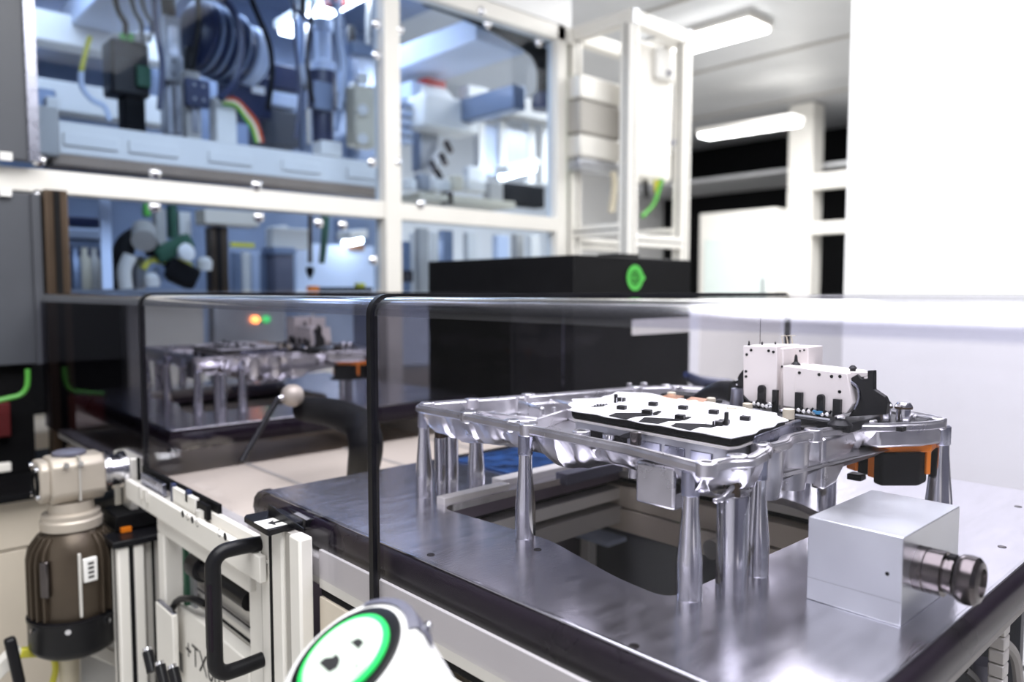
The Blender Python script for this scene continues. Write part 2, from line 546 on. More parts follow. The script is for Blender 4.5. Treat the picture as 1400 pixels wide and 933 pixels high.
Bx((-0.6, 2.6, 0.0), (0.56, 2.68, 0.50)).build('lower_panel', beige_m, t, 0.003)
Bx((-0.6, 2.6, 0.506), (0.56, 2.68, 0.655)).build('upper_panel', beige_m, t, 0.003)
Bx((-0.6, 2.55, 0.655), (0.56, 2.85, 0.675)).build('black_top', matt_m, t, 0.003)
pbox(-4, 634, 16, 646, 2.56, 0.02).build('clip', white_m, t, 0.003)

# ---------------------------------------------------------------- things inside the machine, upper left bay
t = thing('gantry_rail', 'long pale gantry rail with brown underside crossing the left machine bay', 'rail', (1.8, 3.5, 1.8))
Bx((0.72, 3.45, 1.80), (2.30, 3.62, 1.93)).build('rail', white_m, t, 0.006)
Bx((0.74, 3.44, 1.755), (2.30, 3.60, 1.798)).build('underside', mat('brown_strip', (0.33, 0.24, 0.17), 0.5), t, 0.003)
for x in (0.78, 1.02, 1.35, 1.7, 2.05):
    Bx((x, 3.436, 1.835), (x + 0.20, 3.45, 1.885)).build('cover_strip', white_m, t, 0.003)
Bx((0.62, 3.40, 1.78), (0.76, 3.60, 1.97)).build('end_block', greyp_m, t, 0.012)


def actuator(px0, px1, py0, py1, Y, label, mt, plate=grey_m):
    """vertical linear slide: column, guide rods, head block, motor cap"""
    a, b = at(px0, py1, 'y', Y), at(px1, py0, 'y', Y)
    x0, x1 = a.x, at(px1, py1, 'y', Y).x
    z0, z1 = a.z, at(px0, py0, 'y', Y).z
    wd = x1 - x0
    t = thing('linear_actuator', label, 'actuator', ((x0 + x1) / 2, Y, z0))
    Bx((x0, Y, z0), (x1, Y + wd, z1)).build('column', mt, t, 0.005)
    Bx((x0 + wd * 0.25, Y - 0.02, z0 + 0.03), (x1 - wd * 0.25, Y, z1 - 0.05)).build('guide_rail', steel_m, t, 0.002)
    zc = z0 + (z1 - z0) * 0.45
    c = Bx((x0 - 0.02, Y - 0.06, zc), (x1 + 0.02, Y - 0.02, zc + 0.12)).build('carriage', plate, t, 0.005)
    for dx in (0.2, 0.8):
        for dz in (0.03, 0.09):
            MB().cyl((x0 + wd * dx, Y - 0.06, zc + dz), (x0 + wd * dx, Y - 0.068, zc + dz), 0.007, n=8).build('screw', steel_m, c)
    MB().lathe(((x0 + x1) / 2, Y + wd / 2, z1), (0, 0, 1), [(wd * 0.42, 0), (wd * 0.42, 0.09), (wd * 0.3, 0.11)], 16).build('motor_cap', black_m, t)
    return t


actuator(228, 252, 20, 190, 3.75, 'left grey vertical slide column above the gantry rail, beside black valve block', grey_m)
actuator(256, 276, 95, 190, 3.55, 'short grey vertical slide just left of the white upright box', greyp_m, navy_m)
actuator(414, 426, 20, 205, 3.8, 'slim pale vertical slide left of the navy cylinder', bluegrey_m)
actuator(480, 492, 60, 215, 3.8, 'slim pale vertical slide next to the white frame post', bluegrey_m, white_m)

t = thing('servo_motor', 'big navy round servo motor with pale ribbed cap in the upper left bay', 'motor', at(310, 70, 'y', 3.8))
c = at(305, 62, 'y', 3.8)
MB().lathe(c + Vector((-0.16, 0, 0.02)), (1, 0.25, -0.1), [(0.13, 0), (0.17, 0.02), (0.17, 0.20), (0.15, 0.23), (0.15, 0.27)], 28).build('body', navy_m, t)
MB().lathe(c + Vector((0.10, 0.06, -0.005)), (1, 0.25, -0.1), [(0.10, 0), (0.155, 0.02), (0.155, 0.08), (0.12, 0.11), (0.05, 0.125)], 24).build('cap', paleblue_m, t)
for k in range(4):
    MB().lathe(c + Vector((-0.11 + 0.05 * k, 0.012 * k, 0.015 - 0.005 * k)), (1, 0.25, -0.1), [(0.176, 0), (0.176, 0.012)], 28).build('fin', bluegrey_m, t)
pbox(318, 100, 372, 160, 3.85, 0.2).build('mount_block', navy_m, t, 0.01)
pbox(345, 118, 362, 128, 3.84, 0.02).build('label_plate', paper_m, t)
t = thing('drive_box', 'dark navy drive box right of the servo motor', 'box', at(390, 120, 'y', 4.0))
pbox(362, 88, 412, 122, 4.0, 0.2).build('upper_box', navy_m, t, 0.01)
pbox(362, 126, 408, 146, 4.0, 0.2).build('pale_cover', paleblue_m, t, 0.01)
pbox(360, 150, 410, 200, 4.0, 0.2).build('lower_box', darkdoor_m, t, 0.01)

t = thing('valve_block', 'black pneumatic valve block with green plugs, left of the grey slide', 'valve', at(180, 100, 'y', 3.65))
pbox(152, 55, 205, 130, 3.65, 0.14).build('body', black_m, t, 0.012)
for k in range(5):
    pbox(156 + 10 * k, 45, 163 + 10 * k, 57, 3.66, 0.05).build('plug', green_m if k in (1, 2) else greyp_m, t, 0.002)
pbox(188, 90, 207, 118, 3.62, 0.03).build('terminal', darkgreen_m, t, 0.003)
pbox(170, 130, 200, 185, 3.68, 0.10).build('lower_block', matt_m, t, 0.01)
for k, (px, r) in enumerate(((160, 0.012), (182, 0.009), (196, 0.008))):
    MB().tube([at(px - 6, -15, 'y', 3.66), at(px + 2, 15, 'y', 3.66), at(px + 12, 35, 'y', 3.66), at(px + 8, 58, 'y', 3.68)], r).build('hose', matt_m, t)
t = thing('sensor_cluster', 'blue and white sensor cluster above the gantry rail near the dark door', 'sensor', at(60, 150, 'y', 3.7))
pbox(42, 120, 78, 172, 3.7, 0.1).build('body', bluegrey_m, t, 0.01)
pbox(42, 150, 62, 180, 3.66, 0.05).build('blue_block', navy_m, t, 0.004)
pbox(64, 132, 82, 150, 3.66, 0.05).build('plug', white_m, t, 0.004)
t = thing('signal_cable', 'thin yellow tipped clear hose drooping left of the valve block', 'hose', at(115, 100, 'y', 3.6))
MB().tube([at(123, 50, 'y', 3.6), at(116, 75, 'y', 3.6), at(111, 98, 'y', 3.6)], 0.010).build('yellow_end', yellow_m, t)
MB().tube([at(111, 98, 'y', 3.6), at(112, 118, 'y', 3.6), at(125, 136, 'y', 3.6), at(143, 146, 'y', 3.6), at(150, 165, 'y', 3.6)], 0.012).build('clear_hose', paleblue_m, t)
t = thing('ribbon_cable', 'rainbow ribbon cable arching over the gantry rail', 'cable', at(335, 150, 'y', 3.55))
for k, mt in enumerate((red_m, orange_m, paper_m, yellow_m, green_m)):
    MB().tube([at(304, 134 + 2.0 * k, 'y', 3.55), at(322, 135 + 2.6 * k, 'y', 3.55), at(338 - k, 149 + 3 * k, 'y', 3.55), at(352 - 2 * k, 168 + 2 * k, 'y', 3.55), at(360 - 2.5 * k, 195, 'y', 3.55)], 0.006).build('strand', mt, t)
t = thing('junction_box', 'white upright junction box beside the rainbow cable', 'box', at(310, 195, 'y', 3.58))
pbox(296, 133, 324, 196, 3.58, 0.09).build('body', white_m, t, 0.006)
pbox(300, 138, 320, 150, 3.574, 0.01).build('lid', paper_m, t, 0.002)
t = thing('pressing_cylinder', 'navy pressing cylinder with pale head between the two slim slides', 'cylinder', at(442, 200, 'y', 3.6))
p0, p1 = at(442, 212, 'y', 3.6), at(442, 100, 'y', 3.6)
MB().lathe(p0, Z3, [(0.05, 0), (0.055, 0.02), (0.055, (p1 - p0).z * 0.55), (0.075, (p1 - p0).z * 0.57), (0.075, (p1 - p0).z)], 20).build('barrel', navy_m, t)
p2 = at(442, 45, 'y', 3.6)
MB().lathe(p1, Z3, [(0.06, 0), (0.06, 0.05), (0.04, 0.06), (0.04, (p2 - p1).z), (0.055, (p2 - p1).z + 0.01), (0.055, (p2 - p1).z + 0.06)], 20).build('head', paleblue_m, t)
pbox(430, 112, 455, 150, 3.52, 0.02).build('plate', bluegrey_m, t, 0.004)
MB().tube([at(395, -10, 'y', 3.6), at(410, 20, 'y', 3.6), at(430, 30, 'y', 3.6), at(441, 45, 'y', 3.6)], 0.010).build('hose', navy_m, t)
pbox(440, 193, 468, 213, 3.5, 0.1).build('foot', white_m, t, 0.006)
t = thing('gripper', 'brass coloured gripper head with small clamps close to the white frame post', 'gripper', at(500, 150, 'y', 3.4))
pbox(486, 118, 517, 200, 3.42, 0.10).build('body', tan_m, t, 0.01)
for k in range(4):
    pbox(490 + 6 * k, 60, 494 + 6 * k, 118, 3.45, 0.03).build('rod', steel_m, t)
pbox(482, 60, 518, 76, 3.43, 0.08).build('yoke', bluegrey_m, t, 0.004)
for py in (108, 150, 190):
    MB().cyl(at(496, py, 'y', 3.42), at(496, py, 'y', 3.39), 0.028, n=14).build('nozzle', white_m, t)
MB().tube([at(448, -20, 'y', 3.5), at(458, 10, 'y', 3.5), at(470, 35, 'y', 3.5), at(472, 100, 'y', 3.5), at(460, 180, 'y', 3.5)], 0.012).build('hose', bluegrey_m, t)
pbox(455, -10, 475, 5, 3.6, 0.1).build('red_cap', red_m, t)

t = thing('hose_bundle', 'bundle of dark hoses hanging in front of the navy servo motor', 'hose', at(300, 60, 'y', 3.5))
for k, q in enumerate([((268, -20), (272, 20), (268, 60), (262, 95)), ((285, -20), (318, 15), (330, 60), (322, 110), (300, 135)), ((335, -20), (352, 20), (368, 60), (372, 100), (366, 150)), ((210, -20), (214, 40), (222, 90), (218, 150))]):
    MB().tube([at(px, py, 'y', 3.5) for px, py in q], 0.013 if k != 1 else 0.018).build('hose', navy_m if k % 2 else matt_m, t)
t = thing('hose_loops', 'pale and dark blue hose loops above the pressing cylinder', 'hose', at(450, 40, 'y', 3.48))
for k, q in enumerate([((400, -15), (404, 60), (410, 130), (404, 190)), ((465, -15), (462, 40), (470, 90), (464, 150)), ((430, -15), (424, 40), (420, 90), (428, 140)), ((505, -10), (503, 50), (508, 100))]):
    MB().tube([at(px, py, 'y', 3.48) for px, py in q], 0.010 + 0.003 * (k % 2)).build('hose', (navy_m, paleblue_m, matt_m, white_m)[k], t)

# upper right bay
t = thing('white_robot', 'white robot head with ribbed side and red cap in the right machine bay', 'robot', at(600, 180, 'y', 3.9))
p = at(598, 145, 'y', 3.9)
MB().lathe(p + Vector((-0.13, 0.1, 0)), (1, -0.2, -0.06), [(0.10, 0), (0.145, 0.02), (0.145, 0.2), (0.12, 0.24)], 24).build('body', white_m, t)
pbox(582, 133, 655, 178, 3.72, 0.2).build('head_box', white_m, t, 0.02)
for k in range(5):
    p = at(540, 138 + 13 * k, 'y', 3.85)
    Bx((p.x, 3.85, p.z - 0.014), (p.x + 0.13, 4.0, p.z + 0.014)).build('rib', paleblue_m, t, 0.005)
pbox(583, 108, 610, 119, 3.9, 0.10).build('red_cap', red_m, t, 0.006)
pbox(562, 112, 584, 135, 3.9, 0.12).build('joint', paleblue_m, t, 0.01)
pbox(575, 180, 600, 235, 3.9, 0.1).build('wrist', grey_m, t, 0.01)
for k, (px, py) in enumerate([(610, 195), (603, 212), (598, 235), (590, 222)]):
    MB().cyl(at(px, py, 'y', 3.85), at(px + 6, py + 12, 'y', 3.80), 0.02, n=12).build('tool', darksteel_m, t)
t = thing('cross_arm', 'brown grey cross arm reaching from the robot head to the tower', 'arm', at(700, 160, 'y', 3.9))
a, b = at(640, 135, 'y', 3.9), at(762, 160, 'y', 3.9)
MB().obox((a + b) / 2, ((b - a).length, 0.12, 0.13), Matrix(((b - a).normalized(), Y3, (b - a).normalized().cross(Y3))).transposed()).build('arm', greyp_m, t, 0.008)
pbox(640, 118, 668, 138, 3.82, 0.1).build('pale_block', white_m, t, 0.01)
c = (at(670, 125, 'y', 3.84) + at(715, 140, 'y', 3.84)) / 2
MB().obox(c, (0.26, 0.06, 0.035), Matrix(((b - a).normalized(), Y3, (b - a).normalized().cross(Y3))).transposed()).build('energy_chain', matt_m, t, 0.006)
t = thing('panel_rack', 'white rack with grey panels under the cross arm', 'rack', at(700, 250, 'y', 3.9))
for px in (655, 684, 723, 742):
    pbox(px, 165, px + 9, 252, 3.975, 0.06).build('upright', white_m, t, 0.004)
pbox(690, 178, 722, 226, 3.98, 0.02).build('panel', grey_m, t, 0.003)
pbox(660, 172, 684, 240, 4.0, 0.02).build('panel', paleblue_m, t, 0.003)
pbox(640, 228, 665, 250, 3.7, 0.06).build('lamp_plate', paper_m, t, 0.01)
ceiling_lamp(at(685, 240, 'y', 3.6), at(730, 228, 'y', 3.9), 'short bright lamp low in the right machine bay', lampin_m, 0.05)
t = thing('tool_shelf', 'cluttered metal tool shelf at the bottom of the right machine bay', 'shelf', at(620, 270, 'y', 3.6))
a, b = at(560, 262, 'y', 3.6), at(690, 280, 'y', 3.6)
Bx((a.x, 3.5, a.z - 0.05), (b.x, 3.75, a.z - 0.01)).build('shelf_plate', tan_m, t, 0.003)
for k, (px, py, w_, h_, mt) in enumerate([(560, 245, 10, 14, white_m), (575, 238, 14, 22, grey_m), (595, 245, 22, 16, white_m), (622, 240, 12, 20, tan_m), (640, 246, 24, 16, profile_m), (670, 250, 18, 24, greyp_m), (612, 262, 8, 18, darksteel_m), (585, 262, 10, 12, matt_m)]):
    pbox(px, py, px + w_, py + h_, 3.5 + 0.02 * (k % 3), 0.07).build('tool_block', mt, t, 0.005)
pbox(690, 252, 745, 282, 3.7, 0.1).build('dark_tray', matt_m, t, 0.01)
t = thing('corrugated_hose', 'black corrugated hose bending down the top right machine corner', 'hose', at(700, 40, 'y', 3.15))
path = [at(585, -8, 'y', 3.17), at(640, 12, 'y', 3.17), at(700, 42, 'y', 3.15), at(735, 66, 'y', 3.15), at(748, 95, 'y', 3.15), at(747, 135, 'y', 3.15)]
MB().tube(path, lambda s: 0.072 if int(s * 60) % 2 else 0.060, 14).build('hose', matt_m, t)
MB().cyl(at(747, 130, 'y', 3.15), at(747, 150, 'y', 3.15), 0.085, n=16).build('coupling', navy_m, t)
for k in (1, 2, 3):
    MB().cyl(path[k] + Vector((0, -0.070, 0)), path[k] + Vector((0, -0.084, 0)), 0.020, n=12).build('clip', steel_m, t)
tag(MB().tube([at(764, 60, 'y', 3.06), at(762, 120, 'y', 3.06), at(758, 200, 'y', 3.06), at(760, 290, 'y', 3.06)], 0.012).build('cable', green_m), 'green vertical cable beside the tower, right of the machine window', 'cable')

# lower bay
t = thing('duct_run', 'white horizontal duct behind the lower left glass', 'duct', at(110, 320, 'y', 4.0))
pbox(66, 312, 150, 326, 4.0, 0.2).build('duct', paleblue_m, t, 0.01)
pbox(66, 328, 150, 340, 4.02, 0.2).build('lower_duct', bluegrey_m, t, 0.01)
pbox(66, 296, 150, 309, 4.05, 0.2).build('dark_rail', navy_m, t, 0.01)
t = thing('bottle_rack', 'dark rack of small vessels left of the glass edge', 'rack', at(100, 380, 'y', 3.7))
pbox(70, 342, 140, 396, 3.9, 0.05).build('rack_back', navy_m, t)
for k, (px, mt) in enumerate([(78, bluegrey_m), (90, matt_m), (104, bluegrey_m), (117, tan_m), (130, greyp_m)]):
    p = at(px, 396, 'y', 3.7)
    MB().lathe(p, Z3, [(0.03, 0), (0.03, 0.12), (0.012, 0.15), (0.012, 0.18)], 12).build('vessel', mt, t)
t = thing('glass_door_edge', 'upright pale glass door edge behind the lower left window', 'glass door', at(146, 390, 'y', 3.1))
pbox(138, 270, 153, 396, 3.12, 0.012).build('edge_profile', paleblue_m, t, 0.002)
t = thing('bent_robot', 'black bent robot arm with pale joint in the lower bay', 'robot', at(180, 390, 'y', 3.5))
P = lambda px, py, Y=3.5: at(px, py, 'y', Y)
MB().tube([P(166, 396), P(164, 365), P(172, 335), P(190, 322), P(203, 328), P(210, 350)], lambda s: 0.05 - 0.02 * s, 14).build('arm', matt_m, t)
MB().cyl(P(197, 315), P(197, 330, 3.42), 0.05, n=16).build('joint', greyp_m, t)
MB().tube([P(172, 395, 3.44), P(170, 370, 3.44), P(178, 350, 3.44)], 0.028, 12).build('pale_cover', white_m, t)
pbox(185, 350, 200, 396, 3.55, 0.08).build('column', grey_m, t, 0.01)
t = thing('gripper_station', 'dark green gripper with yellow air hose in the lower bay', 'gripper', at(240, 390, 'y', 3.5))
MB().obox(P(236, 340), (0.17, 0.08, 0.07), Matrix.Rotation(math.radians(-28), 3, 'Y')).build('body', darkgreen_m, t, 0.012)
MB().tube([P(196, 368), P(206, 356), P(222, 358), P(238, 356), P(255, 360), P(264, 370), P(262, 384)], 0.013).build('yellow_hose', yellow_m, t)
MB().lathe(P(252, 346, 3.45), (0.3, -1, 0.2), [(0.035, 0), (0.04, 0.02), (0.02, 0.03)], 16).build('white_disc', paper_m, t)
MB().obox(P(246, 374), (0.15, 0.09, 0.10), Matrix.Rotation(math.radians(25), 3, 'Y')).build('black_claw', matt_m, t, 0.02)
pbox(214, 285, 228, 340, 3.6, 0.06).build('column', greyp_m, t, 0.006)
pbox(234, 280, 243, 325, 3.6, 0.06).build('green_strap', darkgreen_m, t, 0.004)
pbox(246, 290, 262, 345, 3.62, 0.05).build('column', profile_m, t, 0.006)
pbox(198, 278, 207, 296, 3.5, 0.04).build('green_plug', green_m, t, 0.006)
for k, (px, py, mt) in enumerate([(280, 362, white_m), (220, 375, bluegrey_m), (208, 384, paper_m)]):
    MB().lathe(P(px, py + 8), Z3, [(0.03, 0), (0.035, 0.04), (0.02, 0.06)], 14).build('cup', mt, t)
t = thing('support_column', 'bronze support column with white head in the lower bay', 'column', P(300, 396))
pbox(290, 310, 313, 400, 3.5, 0.08).build('column', brown_m, t, 0.006)
pbox(298, 310, 303, 400, 3.492, 0.01).build('groove', slot_m, t)
pbox(280, 288, 355, 308, 3.45, 0.12).build('head', beige_m, t, 0.006)
pbox(316, 332, 348, 338, 3.5, 0.02).build('yellow_bar', yellow_m, t)
t = thing('display_panel', 'row of pale upright panels behind the bronze column', 'panel', P(340, 396, 3.8))
for k, (px, mt) in enumerate([(318, bluegrey_m), (332, white_m), (345, paleblue_m), (355, bluegrey_m)]):
    pbox(px, 345, px + 11, 400, 3.8, 0.02).build('panel', mt, t, 0.003)
pbox(372, 312, 426, 340, 3.9, 0.08).build('head_plate', white_m, t, 0.006)
t = thing('machine_column', 'dark blue grey column in the middle of the lower bay', 'column', P(390, 396, 3.7))
pbox(376, 342, 402, 400, 3.7, 0.12).build('column', wedge_m, t, 0.006)
pbox(374, 338, 404, 348, 3.68, 0.14).build('collar', bluegrey_m, t, 0.004)
t = thing('screwdriver_spindle', 'hanging screwdriver spindle with black pointed tip left of the post', 'spindle', P(424, 380, 3.3))
MB().cyl(P(424, 286, 3.3), P(424, 360, 3.3), 0.010, n=10).build('rod', brown_m, t)
q = P(424, 382, 3.3)
MB().lathe(q, Z3, [(0.003, 0), (0.018, 0.03), (0.02, 0.05), (0.010, 0.06)], 14).build('tip', matt_m, t)
MB().tube([P(445, 286, 3.3), P(444, 320, 3.3), P(440, 360, 3.3)], lambda s: 0.022 - 0.008 * s, 10).build('green_sleeve', darkgreen_m, t)
t = thing('white_screen', 'large pale screen panel left of the white frame post', 'screen', P(470, 396, 4.2))
pbox(405, 335, 512, 402, 4.2, 0.04).build('panel', paleblue_m, t, 0.004)
pbox(462, 300, 508, 332, 4.3, 0.05).build('upper_panel', bluegrey_m, t, 0.004)
pbox(478, 334, 498, 342, 4.18, 0.02).build('label_plate', copper_m, t)
ceiling_lamp(at(470, 330, 'y', 4.0), at(494, 326, 'y', 4.15), 'small bright lamp low in the lower bay left of the post', lampin_m, 0.045)
ceiling_lamp(at(375, 324, 'y', 4.0), at(386, 322, 'y', 4.05), 'tiny lamp in the lower bay above the blue grey column', lampin_m, 0.03)
t = thing('tool_tray', 'flat black tool tray with orange grip, just above the tunnel rim', 'tray', P(470, 396, 3.2))
pbox(437, 393, 510, 399, 3.2, 0.1).build('tray', matt_m, t, 0.004)
pbox(424, 391, 437, 399, 3.2, 0.04).build('orange_grip', orange_m, t, 0.006)
pbox(490, 387, 500, 394, 3.22, 0.04).build('yellow_cap', yellow_m, t, 0.004)
t = thing('instrument_stand', 'row of slim metal instruments right of the white post', 'stand', P(560, 396, 3.5))
for k, (px, w_, y0, mt) in enumerate([(542, 8, 318, paleblue_m), (552, 10, 330, bluegrey_m), (566, 6, 318, white_m), (574, 12, 312, greyp_m), (590, 10, 318, profile_m), (606, 14, 315, bluegrey_m), (640, 12, 318, white_m), (680, 16, 322, paleblue_m), (706, 10, 320, greyp_m), (726, 12, 322, white_m)]):
    pbox(px, y0, px + w_, 400, 3.5 + 0.05 * (k % 3), 0.05).build('instrument', mt, t, 0.004)
MB().cyl(P(557, 370, 3.4), P(557, 386, 3.4), 0.03, n=12).build('knob', darksteel_m, t)

# backdrop of dim equipment seen low through the tunnel
t = thing('rear_equipment', 'dark equipment cabinet low behind the second carrier', 'cabinet', (1.6, 3.6, 0.76))
Bx((0.62, 3.55, 0.76), (1.0, 3.95, 1.24)).build('dark_unit', matt_m, t, 0.01)
Bx((1.04, 3.62, 0.76), (1.38, 3.92, 1.22)).build('beige_unit', greyp_m, t, 0.01)
Bx((1.42, 3.6, 0.76), (1.78, 3.69, 1.25)).build('grey_unit', grey_m, t, 0.01)
Bx((1.66, 3.7, 0.76), (1.9, 4.0, 1.22)).build('pale_unit', bluegrey_m, t, 0.01)
p = at(348, 437, 'y', 3.6)
MB().lathe((p.x, 3.6, p.z), (0, -1, 0), [(0.018, 0), (0.018, 0.02), (0.01, 0.024)], 14).build('orange_light', led_m, t)
MB().lathe((p.x + 0.055, 3.6, p.z), (0, -1, 0), [(0.018, 0), (0.018, 0.02), (0.01, 0.024)], 14).build('green_light', ledg_m, t)

# ================================================================ tower frame right of the machine
t = thing('tower_rack', 'white aluminium tower frame standing right of the machine, behind the black cabinet', 'frame', (3.45, 2.77, 0))
x0, x1, y0, y1, zt, s = 3.2, 3.68, 2.55, 2.95, 2.72, 0.07
for x in (x0, x1):
    for y in (y0, y1):
        bar((x, y, 0), (x + s, y + s, zt - s), 'post', t)
for y in (y0, y1):
    bar((x0, y, zt - s), (x1 + s, y + s, zt), 'top_rail', t, groove=False)
    bar((x0 + s, y, 1.50), (x1, y + s, 1.56), 'lower_rail', t)
for x in (x0, x1):
    bar((x, y0 + s, zt - s), (x + s, y1, zt), 'top_rail', t, groove=False)
    bar((x, y0 + s, 1.56), (x + s, y1, 1.62), 'lower_rail', t)
for x, y in ((x0, y0), (x1, y0), (x0, y1)):
    Bx((x + 0.012, y - 0.008, zt - s), (x + s - 0.012, y, zt)).build('end_cap', grey_m, t)
for px, py in ((920, 195), (915, 100)):
    MB().cyl(at(px, py, 'y', y0 - 0.002), at(px, py, 'y', y0 - 0.02), 0.02, n=14).build('bolt', steel_m, t)
t = thing('lift_unit', 'white lift unit with blue grey drive boxes hanging inside the tower frame', 'lift unit', (3.5, 2.8, 1.8))
pbox(872, 60, 920, 246, 2.70, 0.14).build('column', white_m, t, 0.02)
pbox(900, 65, 928, 110, 2.66, 0.04).build('pale_cover', paper_m, t, 0.02)
for (a, b, mt) in ((108, 140, profile_m), (142, 186, greyp_m), (188, 218, profile_m), (220, 236, grey_m)):
    pbox(793, a, 850, b, 2.86, 0.10).build('drive_box', mt, t, 0.01)
MB().tube([at(838, 235, 'y', 2.8), at(840, 255, 'y', 2.8), at(836, 290, 'y', 2.8)], 0.018).build('brass_fitting', tan_m, t)
MB().tube([at(905, 246, 'y', 2.7), at(900, 262, 'y', 2.7), at(893, 280, 'y', 2.7), at(878, 296, 'y', 2.7)], 0.012).build('green_cable', green_m, t)
MB().tube([at(882, 246, 'y', 2.72), at(884, 270, 'y', 2.72)], 0.012).build('dark_cable', matt_m, t)
MB().tube([at(897, 246, 'y', 2.72), at(899, 266, 'y', 2.72)], 0.016).build('yellow_plug', yellow_m, t)

# ================================================================ black cabinet and white cabinet beyond the table
t = thing('black_cabinet', 'black cabinet with a green round logo standing beyond the table', 'cabinet', (2.03, 1.95, 0))
Bx((1.72, 1.58, 0), (2.335, 2.32, 1.37)).build('body', matt_m, t, 0.004)
MB().obox((2.10, 1.72, 1.378), (0.11, 0.1, 0.02), Matrix.Identity(3)).build('top_lug', matt_m, t, 0.003)
Bx((1.717, 1.62, 0.5), (1.72, 1.6245, 1.22)).build('door_gap', cap_m, t)
# logo: two-arm ring with a small tail
c = at(868, 380, 'y', 1.578)
mb = MB()


def ring2d(mb, c, u, v, r0, r1, a0=0, a1=360, n=40, push=0.0):
    c = Vector(c); u = Vector(u); v = Vector(v); nrm = u.cross(v)
    pts = []
    k = int(n * (a1 - a0) / 360) + 1
    vs, fs = [], []
    for i in range(k + 1):
        a = math.radians(a0 + (a1 - a0) * i / k)
        d = u * math.cos(a) + v * math.sin(a)
        vs += [c + d * r0 + nrm * push, c + d * r1 + nrm * push]
    for i in range(k):
        fs.append((2 * i, 2 * i + 1, 2 * i + 3, 2 * i + 2))
    mb.add(vs, fs)


ring2d(mb, c, X3, Z3, 0.024, 0.043, push=0.001)
ring2d(mb, c, X3, Z3, 0.013, 0.0185, 20, 330, push=0.0012)
mb.box(c + Vector((-0.014, -0.0014, -0.004)), c + Vector((0.016, 0, 0.003)))
mb.add([c + Vector((0.034, -0.0012, 0.022)), c + Vector((0.034, -0.0012, -0.022)), c + Vector((0.056, -0.0012, 0.0))], [(0, 1, 2)])
mb.build('logo', logo_m, t)
v = Bx((2.0, 1.574, 1.115), (2.325, 1.579, 1.165)).build('vent_plate', white_m, t)
for k in range(3):
    Bx((2.005, 1.5725, 1.126 + 0.014 * k), (2.32, 1.5745, 1.129 + 0.014 * k)).build('vent_slot', greyp_m, v)
t = thing('white_cabinet', 'low white cabinet right of the black cabinet, below the tunnel rim', 'cabinet', (2.9, 1.7, 0))
Bx((2.345, 1.585, 0), (3.75, 2.1, 1.238)).build('body', wall_m, t, 0.004)
Bx((2.40, 1.581, 0.1), (3.0, 1.585, 1.2)).build('door', white_m, t, 0.002)
t = thing('swivel_arm', 'dark rounded machine arm beyond the casting, against the white cabinet', 'arm', (1.9, 1.3, 0.85))
P = lambda px, py, Y=1.25: at(px, py, 'y', Y)
MB().tube([P(938, 512), P(955, 522), P(980, 527), P(1000, 528), P(1030, 545)], lambda s: 0.010 + 0.012 * math.sin(3.1 * s), 14).build('arm', navy_m, t)
a = P(965, 525)
MB().cyl((a.x, 1.25, 0.0), (a.x, 1.25, a.z), 0.035, n=18).build('pedestal', black_m, t)

# ================================================================ conveyor frame under the carriers
t = thing('roller_conveyor', 'long white aluminium conveyor frame carrying both workpiece carriers under the tunnel', 'conveyor', (1.1, 1.2, 0))
CF = t
Bx((0.578, -0.2, 0.795), (0.618, 1.34, 0.842)).build('side_beam', white_m, t, 0.004)
Bx((0.600, -0.2, 0.783), (0.615, 1.34, 0.795)).build('dark_slot', slot_m, t)
Bx((0.590, 0.20, 0.30), (0.610, 1.0, 0.783)).build('side_sheet', beige_m, t, 0.003)
Bx((0.600, 1.34, 0.775), (0.640, 2.9, 0.80)).build('side_beam', profile_m, t, 0.003)
Bx((1.60, -0.2, 0.70), (1.66, 2.9, 0.842)).build('side_beam', white_m, t, 0.004)
Bx((0.62, 1.335, 0.742), (1.60, 1.98, 0.795)).build('bed_plate', beige_m, t, 0.003)
for x in (0.85, 1.15, 1.42):
    Bx((x, 1.335, 0.795), (x + 0.012, 1.98, 0.797)).build('bed_seam', greyp_m, t)
Bx((0.62, 1.985, 0.70), (1.60, 3.09, 0.748)).build('bed_plate', beige_m, t, 0.003)
Bx((0.62, 0.275, 0.815), (1.60, 0.29, 0.842)).build('cross_beam', greyp_m, t, 0.003)
for x, y in ((0.62, 0.22), (1.6, 0.22), (0.62, 1.9), (1.6, 1.9)):
    Bx((x - 0.03, y - 0.03, 0), (x + 0.03, y + 0.03, 0.742)).build('leg', profile_m, t, 0.003)
# inside of the pit seen through the carrier's opening
Bx((0.66, 0.33, 0.25), (1.58, 1.33, 0.27)).build('pit_floor', matt_m, t)
Bx((0.66, 1.30, 0.27), (1.58, 1.32, 0.74)).build('pit_wall', purple_m, t)
Bx((1.45, 0.33, 0.27), (1.47, 1.30, 0.74)).build('pit_wall', darkdoor_m, t)
SC = at(845, 722, 'z', 0.66)
g = Bx((SC.x - 0.11, SC.y - 0.06, 0.648), (SC.x + 0.13, SC.y + 0.10, 0.66)).build('glass_shelf', paleblue_m, t, 0.004)
for k in range(3):
    MB().cyl((SC.x + 0.05 * k, SC.y + 0.05, 0.66), (SC.x + 0.05 * k, SC.y + 0.05, 0.678), 0.010, n=12).build('fitting', steel_m, g)
q = at(805, 760, 'z', 0.60)
Bx((q.x, q.y, 0.27), (q.x + 0.03, q.y + 0.03, 0.648)).build('pit_post', white_m, t, 0.003)
q = at(866, 750, 'z', 0.60)
Bx((q.x, q.y, 0.27), (q.x + 0.04, q.y + 0.04, 0.648)).build('pit_post', profile_m, t, 0.003)
q = at(924, 750, 'z', 0.60)
Bx((q.x, q.y, 0.27), (q.x + 0.04, q.y + 0.04, 0.74)).build('pit_post', white_m, t, 0.003)
